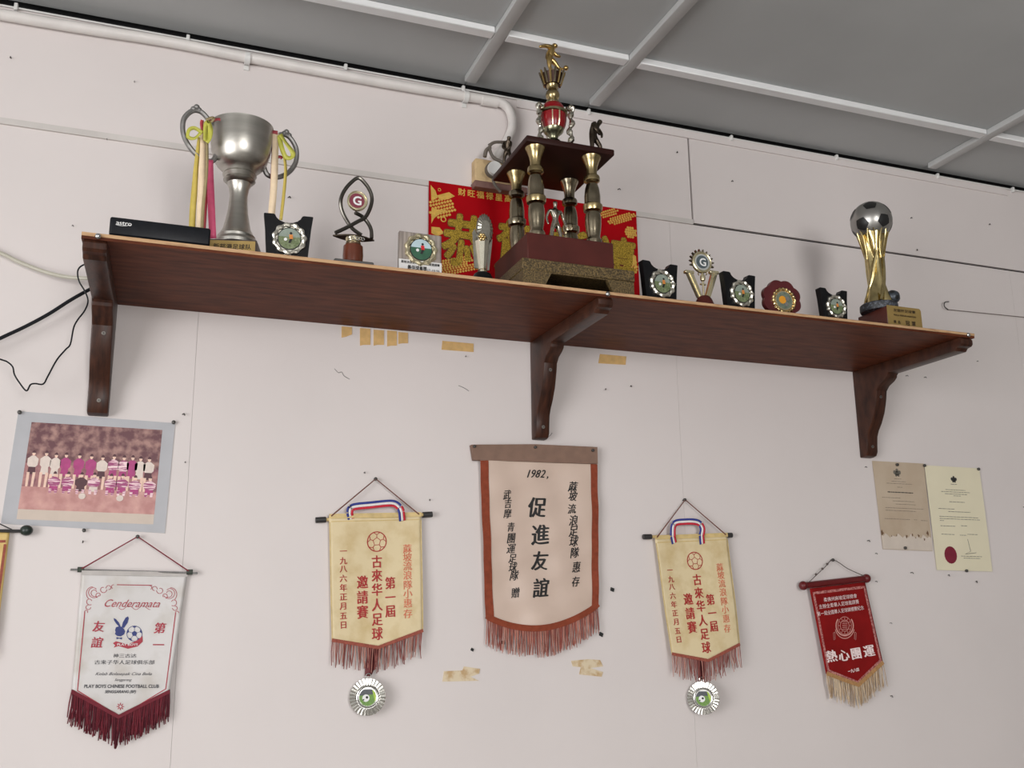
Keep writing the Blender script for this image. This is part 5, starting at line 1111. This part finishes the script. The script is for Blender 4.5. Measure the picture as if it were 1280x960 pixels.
mb = MB(); mb.xz([(-0.008, 0), (0.008, 0), (0.004, 0.045), (-0.004, 0.045)], 0.007, 0.010); mb.v = [(p[0]+(0.020 if p[2] < 0.01 else 0), p[1]+(0.045 if p[2] < 0.01 else 0), p[2]) for p in mb.v]; mb.build('strut', m_blackgloss, t)

# ---- football trophy
fy = -0.368
p0 = P(1108, 382, fy); p1 = P(1150, 386, fy)
hw = (p1.x-p0.x)/2; cx = (p0.x+p1.x)/2; bh = (p0.z+p1.z)/2-SZ
t = thing('football_trophy', 'gold pillar trophy carrying a black and silver football at the right end', 'trophy', (cx, fy+hw, SZ))
mb = MB(); mb.rbox(-hw, hw, -hw, hw, 0, bh-0.001, 0.002, 1); blk = mb.build('plinth', mat('red brown plinth', rgb(80, 36, 28), 0.4, var=0.15, scale=30), t)
mb = MB(); mb.rbox(-hw-0.012, hw-0.004, -hw+0.008, hw+0.008, 0, 0.014, 0.003, 2); mb.build('plinth_step', MATS['red brown plinth'], t)
mb = MB(); r_ = 0.006
out = [(-hw, 0.001), (hw, 0.001), (hw, bh-r_), (hw-r_*0.4, bh-r_*0.3), (hw-r_, bh), (-hw, bh)]
mb.xz(out, -hw-0.0018, -hw); np_ = mb.build('name_plate', m_plate, blk)
mb = MB(); put(mb, '友誼杯足球賽', 0, bh*0.80, 0.0085, lambda X, Z: -hw-0.0022, bold=0.02, width=hw*1.3); put(mb, 'PIALA PERSAHABATAN', 0, bh*0.58, 0.006, lambda X, Z: -hw-0.0022, bold=0.02, width=hw*1.3)
for ch, x_, s_ in [('獎', -0.62, .008), ('品', -0.38, .008), ('冠', 0.12, .013), ('軍', 0.48, .013)]: put(mb, ch, x_*hw, bh*0.26, s_, lambda X, Z: -hw-0.0022, bold=0.03)
let(m_plateink, np_)
L_ = lambda x, y, Y=fy+hw: Vector((P(x, y, Y).x-cx, Y-(fy+hw), P(x, y, Y).z-SZ))
zt = bh+0.0
m_rock = mat('black speckled rock', (0.02, 0.022, 0.026), 0.5, scale=170, col2=(0.16, 0.18, 0.22), bump=0.5, bscale=150, lo=0.5, hi=0.75)
ox = L_(1098, 378).x
mb = MB(); mb.lathe([(0.044, bh-0.001), (0.046, bh+0.004), (0.0455, bh+0.016), (0.042, bh+0.019), (0.0, bh+0.019)], 32, (ox, 0, 0)); mb.build('rock_base', m_rock, t)
c = L_(1089, 277); Rb = 0.0515
gz = bh+0.019; gtop = c.z-Rb*0.62
xs_ = lambda z: ox+(c.x-ox)*min(1, max(0, (z-gz)/(gtop-gz)))
mb = MB(); n = 96; prof = [(0.0325, 0.0), (0.031, 0.05), (0.0265, 0.12), (0.0215, 0.25), (0.019, 0.40), (0.0185, 0.55), (0.020, 0.68), (0.025, 0.82), (0.0315, 0.93), (0.0375, 1.02), (0.0415, 1.10), (0.040, 1.10), (0.030, 0.95)]
vs = []
for (r_, k_) in prof:
    z = gz+(gtop-gz)*k_
    for j in range(n):
        a_ = 2*PI*j/n; tw = a_*4+k_*4.5; q_ = r_*(1+0.17*math.sin(tw)*(1 if k_ < 0.85 else 0.3)+0.04*math.sin(2*tw+1)); dz = (0.006*abs(math.sin(a_*4)) if k_ > 1.05 else 0)
        vs.append((xs_(z)+q_*math.cos(a_), q_*math.sin(a_), z+dz))
mb.add(vs, [(i*n+j, i*n+(j+1) % n, (i+1)*n+(j+1) % n, (i+1)*n+j) for i in range(len(prof)-1) for j in range(n)]); mb.build('pillar', mat('cast gold', (0.60, 0.49, 0.24), 0.24, 1.0, var=0.2, scale=60, bump=0.15, bscale=90), t, ang=60)
for k in range(7):
    a_ = 2*PI*k/7+0.3; d = Vector((math.cos(a_), math.sin(a_), 0)); e_ = Vector((-d.y, d.x, 0)); mb = MB()
    base_ = [(0.0205, 0.62, 0.0), (0.024, 0.74, -0.0055), (0.031, 0.90, -0.0085), (0.038, 1.02, -0.006), (0.0415, 1.08, 0), (0.038, 1.02, 0.006), (0.031, 0.90, 0.0085), (0.024, 0.74, 0.0055), (0.0205, 0.62, 0.0)]
    mb.tube(smooth([Vector((xs_(gz+(gtop-gz)*z_), 0, gz+(gtop-gz)*z_))+d*(r_+0.0015)+e_*s_ for r_, z_, s_ in base_], 4), 0.0018, 6); mb.build('leaf', MATS['cast gold'], t)
for k in range(4):
    pts = []
    for i in range(15):
        k_ = 0.02+0.72*i/14; z = gz+(gtop-gz)*k_; a_ = k*PI/2+1.0+k_*2.4
        r_ = [q_[0]+(p_[0]-q_[0])*(k_-q_[1])/(p_[1]-q_[1]) for q_, p_ in zip(prof[:10], prof[1:11]) if q_[1] <= k_ <= p_[1]][0]
        pts.append((xs_(z)+r_*math.cos(a_), r_*math.sin(a_), z))
    mb = MB(); mb.tube(pts, [0.0035+0.0025*math.sin(PI*i/14) for i in range(15)], 8); mb.build('swirl', MATS['cast gold'], t)
ico = [Vector(v).normalized() for a_ in (-1, 1) for b_ in (-1.618034, 1.618034) for v in ((0, a_, b_), (a_, b_, 0), (b_, 0, a_))]
bv = [v for v in [(0, 0, 0)]]
tgt = (CAM-(Vector((cx, fy+hw, SZ))+c)).normalized()
rgt = Vector((0, 0, 1)).cross(tgt).normalized(); upv = tgt.cross(rgt)
want = [(tgt*0.86+upv*-0.05-rgt*0.42).normalized(), (tgt*0.75+rgt*0.66-upv*0.0).normalized()]
# orient one patch left of centre and one right of it, the third on top
v0, v1 = ico[0], min(ico[1:], key=lambda v: abs(v.dot(ico[0])-0.447))
def basis(a_, b_): z_ = a_.cross(b_).normalized(); x_ = a_.normalized(); y_ = z_.cross(x_); return Matrix((x_, y_, z_)).transposed()
RM = basis(*want) @ basis(v0, v1).transposed()
ico = [RM @ v for v in ico]
def soccer(c, R, m1, m2, nm, parent, k_=0.36):
    mb = MB(); mb.ball(c, R, 32); bo = mb.build(nm, m1, parent)
    for v in ico:
        nb = sorted([q_ for q_ in ico if q_ is not v], key=lambda q_: -q_.dot(v))[:5]
        ang0 = nb[0]-v*v.dot(nb[0]); ex = ang0.normalized(); ey = v.cross(ex); mb = MB(); vs = [c+v*(R+0.0006)]
        ring = []
        for rr in (0.5, 1.0):
            for i in range(5):
                for s_ in (0, 0.5):
                    a_ = 2*PI*(i+s_)/5; q_ = k_*rr*(1 if s_ == 0 else 0.84); p_ = (v+ex*q_*math.cos(a_)+ey*q_*math.sin(a_)).normalized(); ring.append(c+p_*(R+0.0006))
        vs += ring; mb.add(vs, [(0, 1+i, 1+(i+1) % 10) for i in range(10)]+[(1+i, 11+i, 11+(i+1) % 10, 1+(i+1) % 10) for i in range(10)]); mb.build('patch', m2, bo)
    return bo
soccer(c, Rb, mat('satin silver ball', (0.40, 0.39, 0.37), 0.34, 0.9, var=0.05, scale=20), mat('black patch', (0.012, 0.012, 0.012), 0.4, var=0.2, scale=60), 'football', t)
c2 = Vector((ox+0.026, -0.022, gz+0.016)); soccer(c2, 0.0175, mat('slate small ball', (0.06, 0.07, 0.085), 0.4, 0.5, var=0.2, scale=90), MATS['black patch'], 'small_football', t)
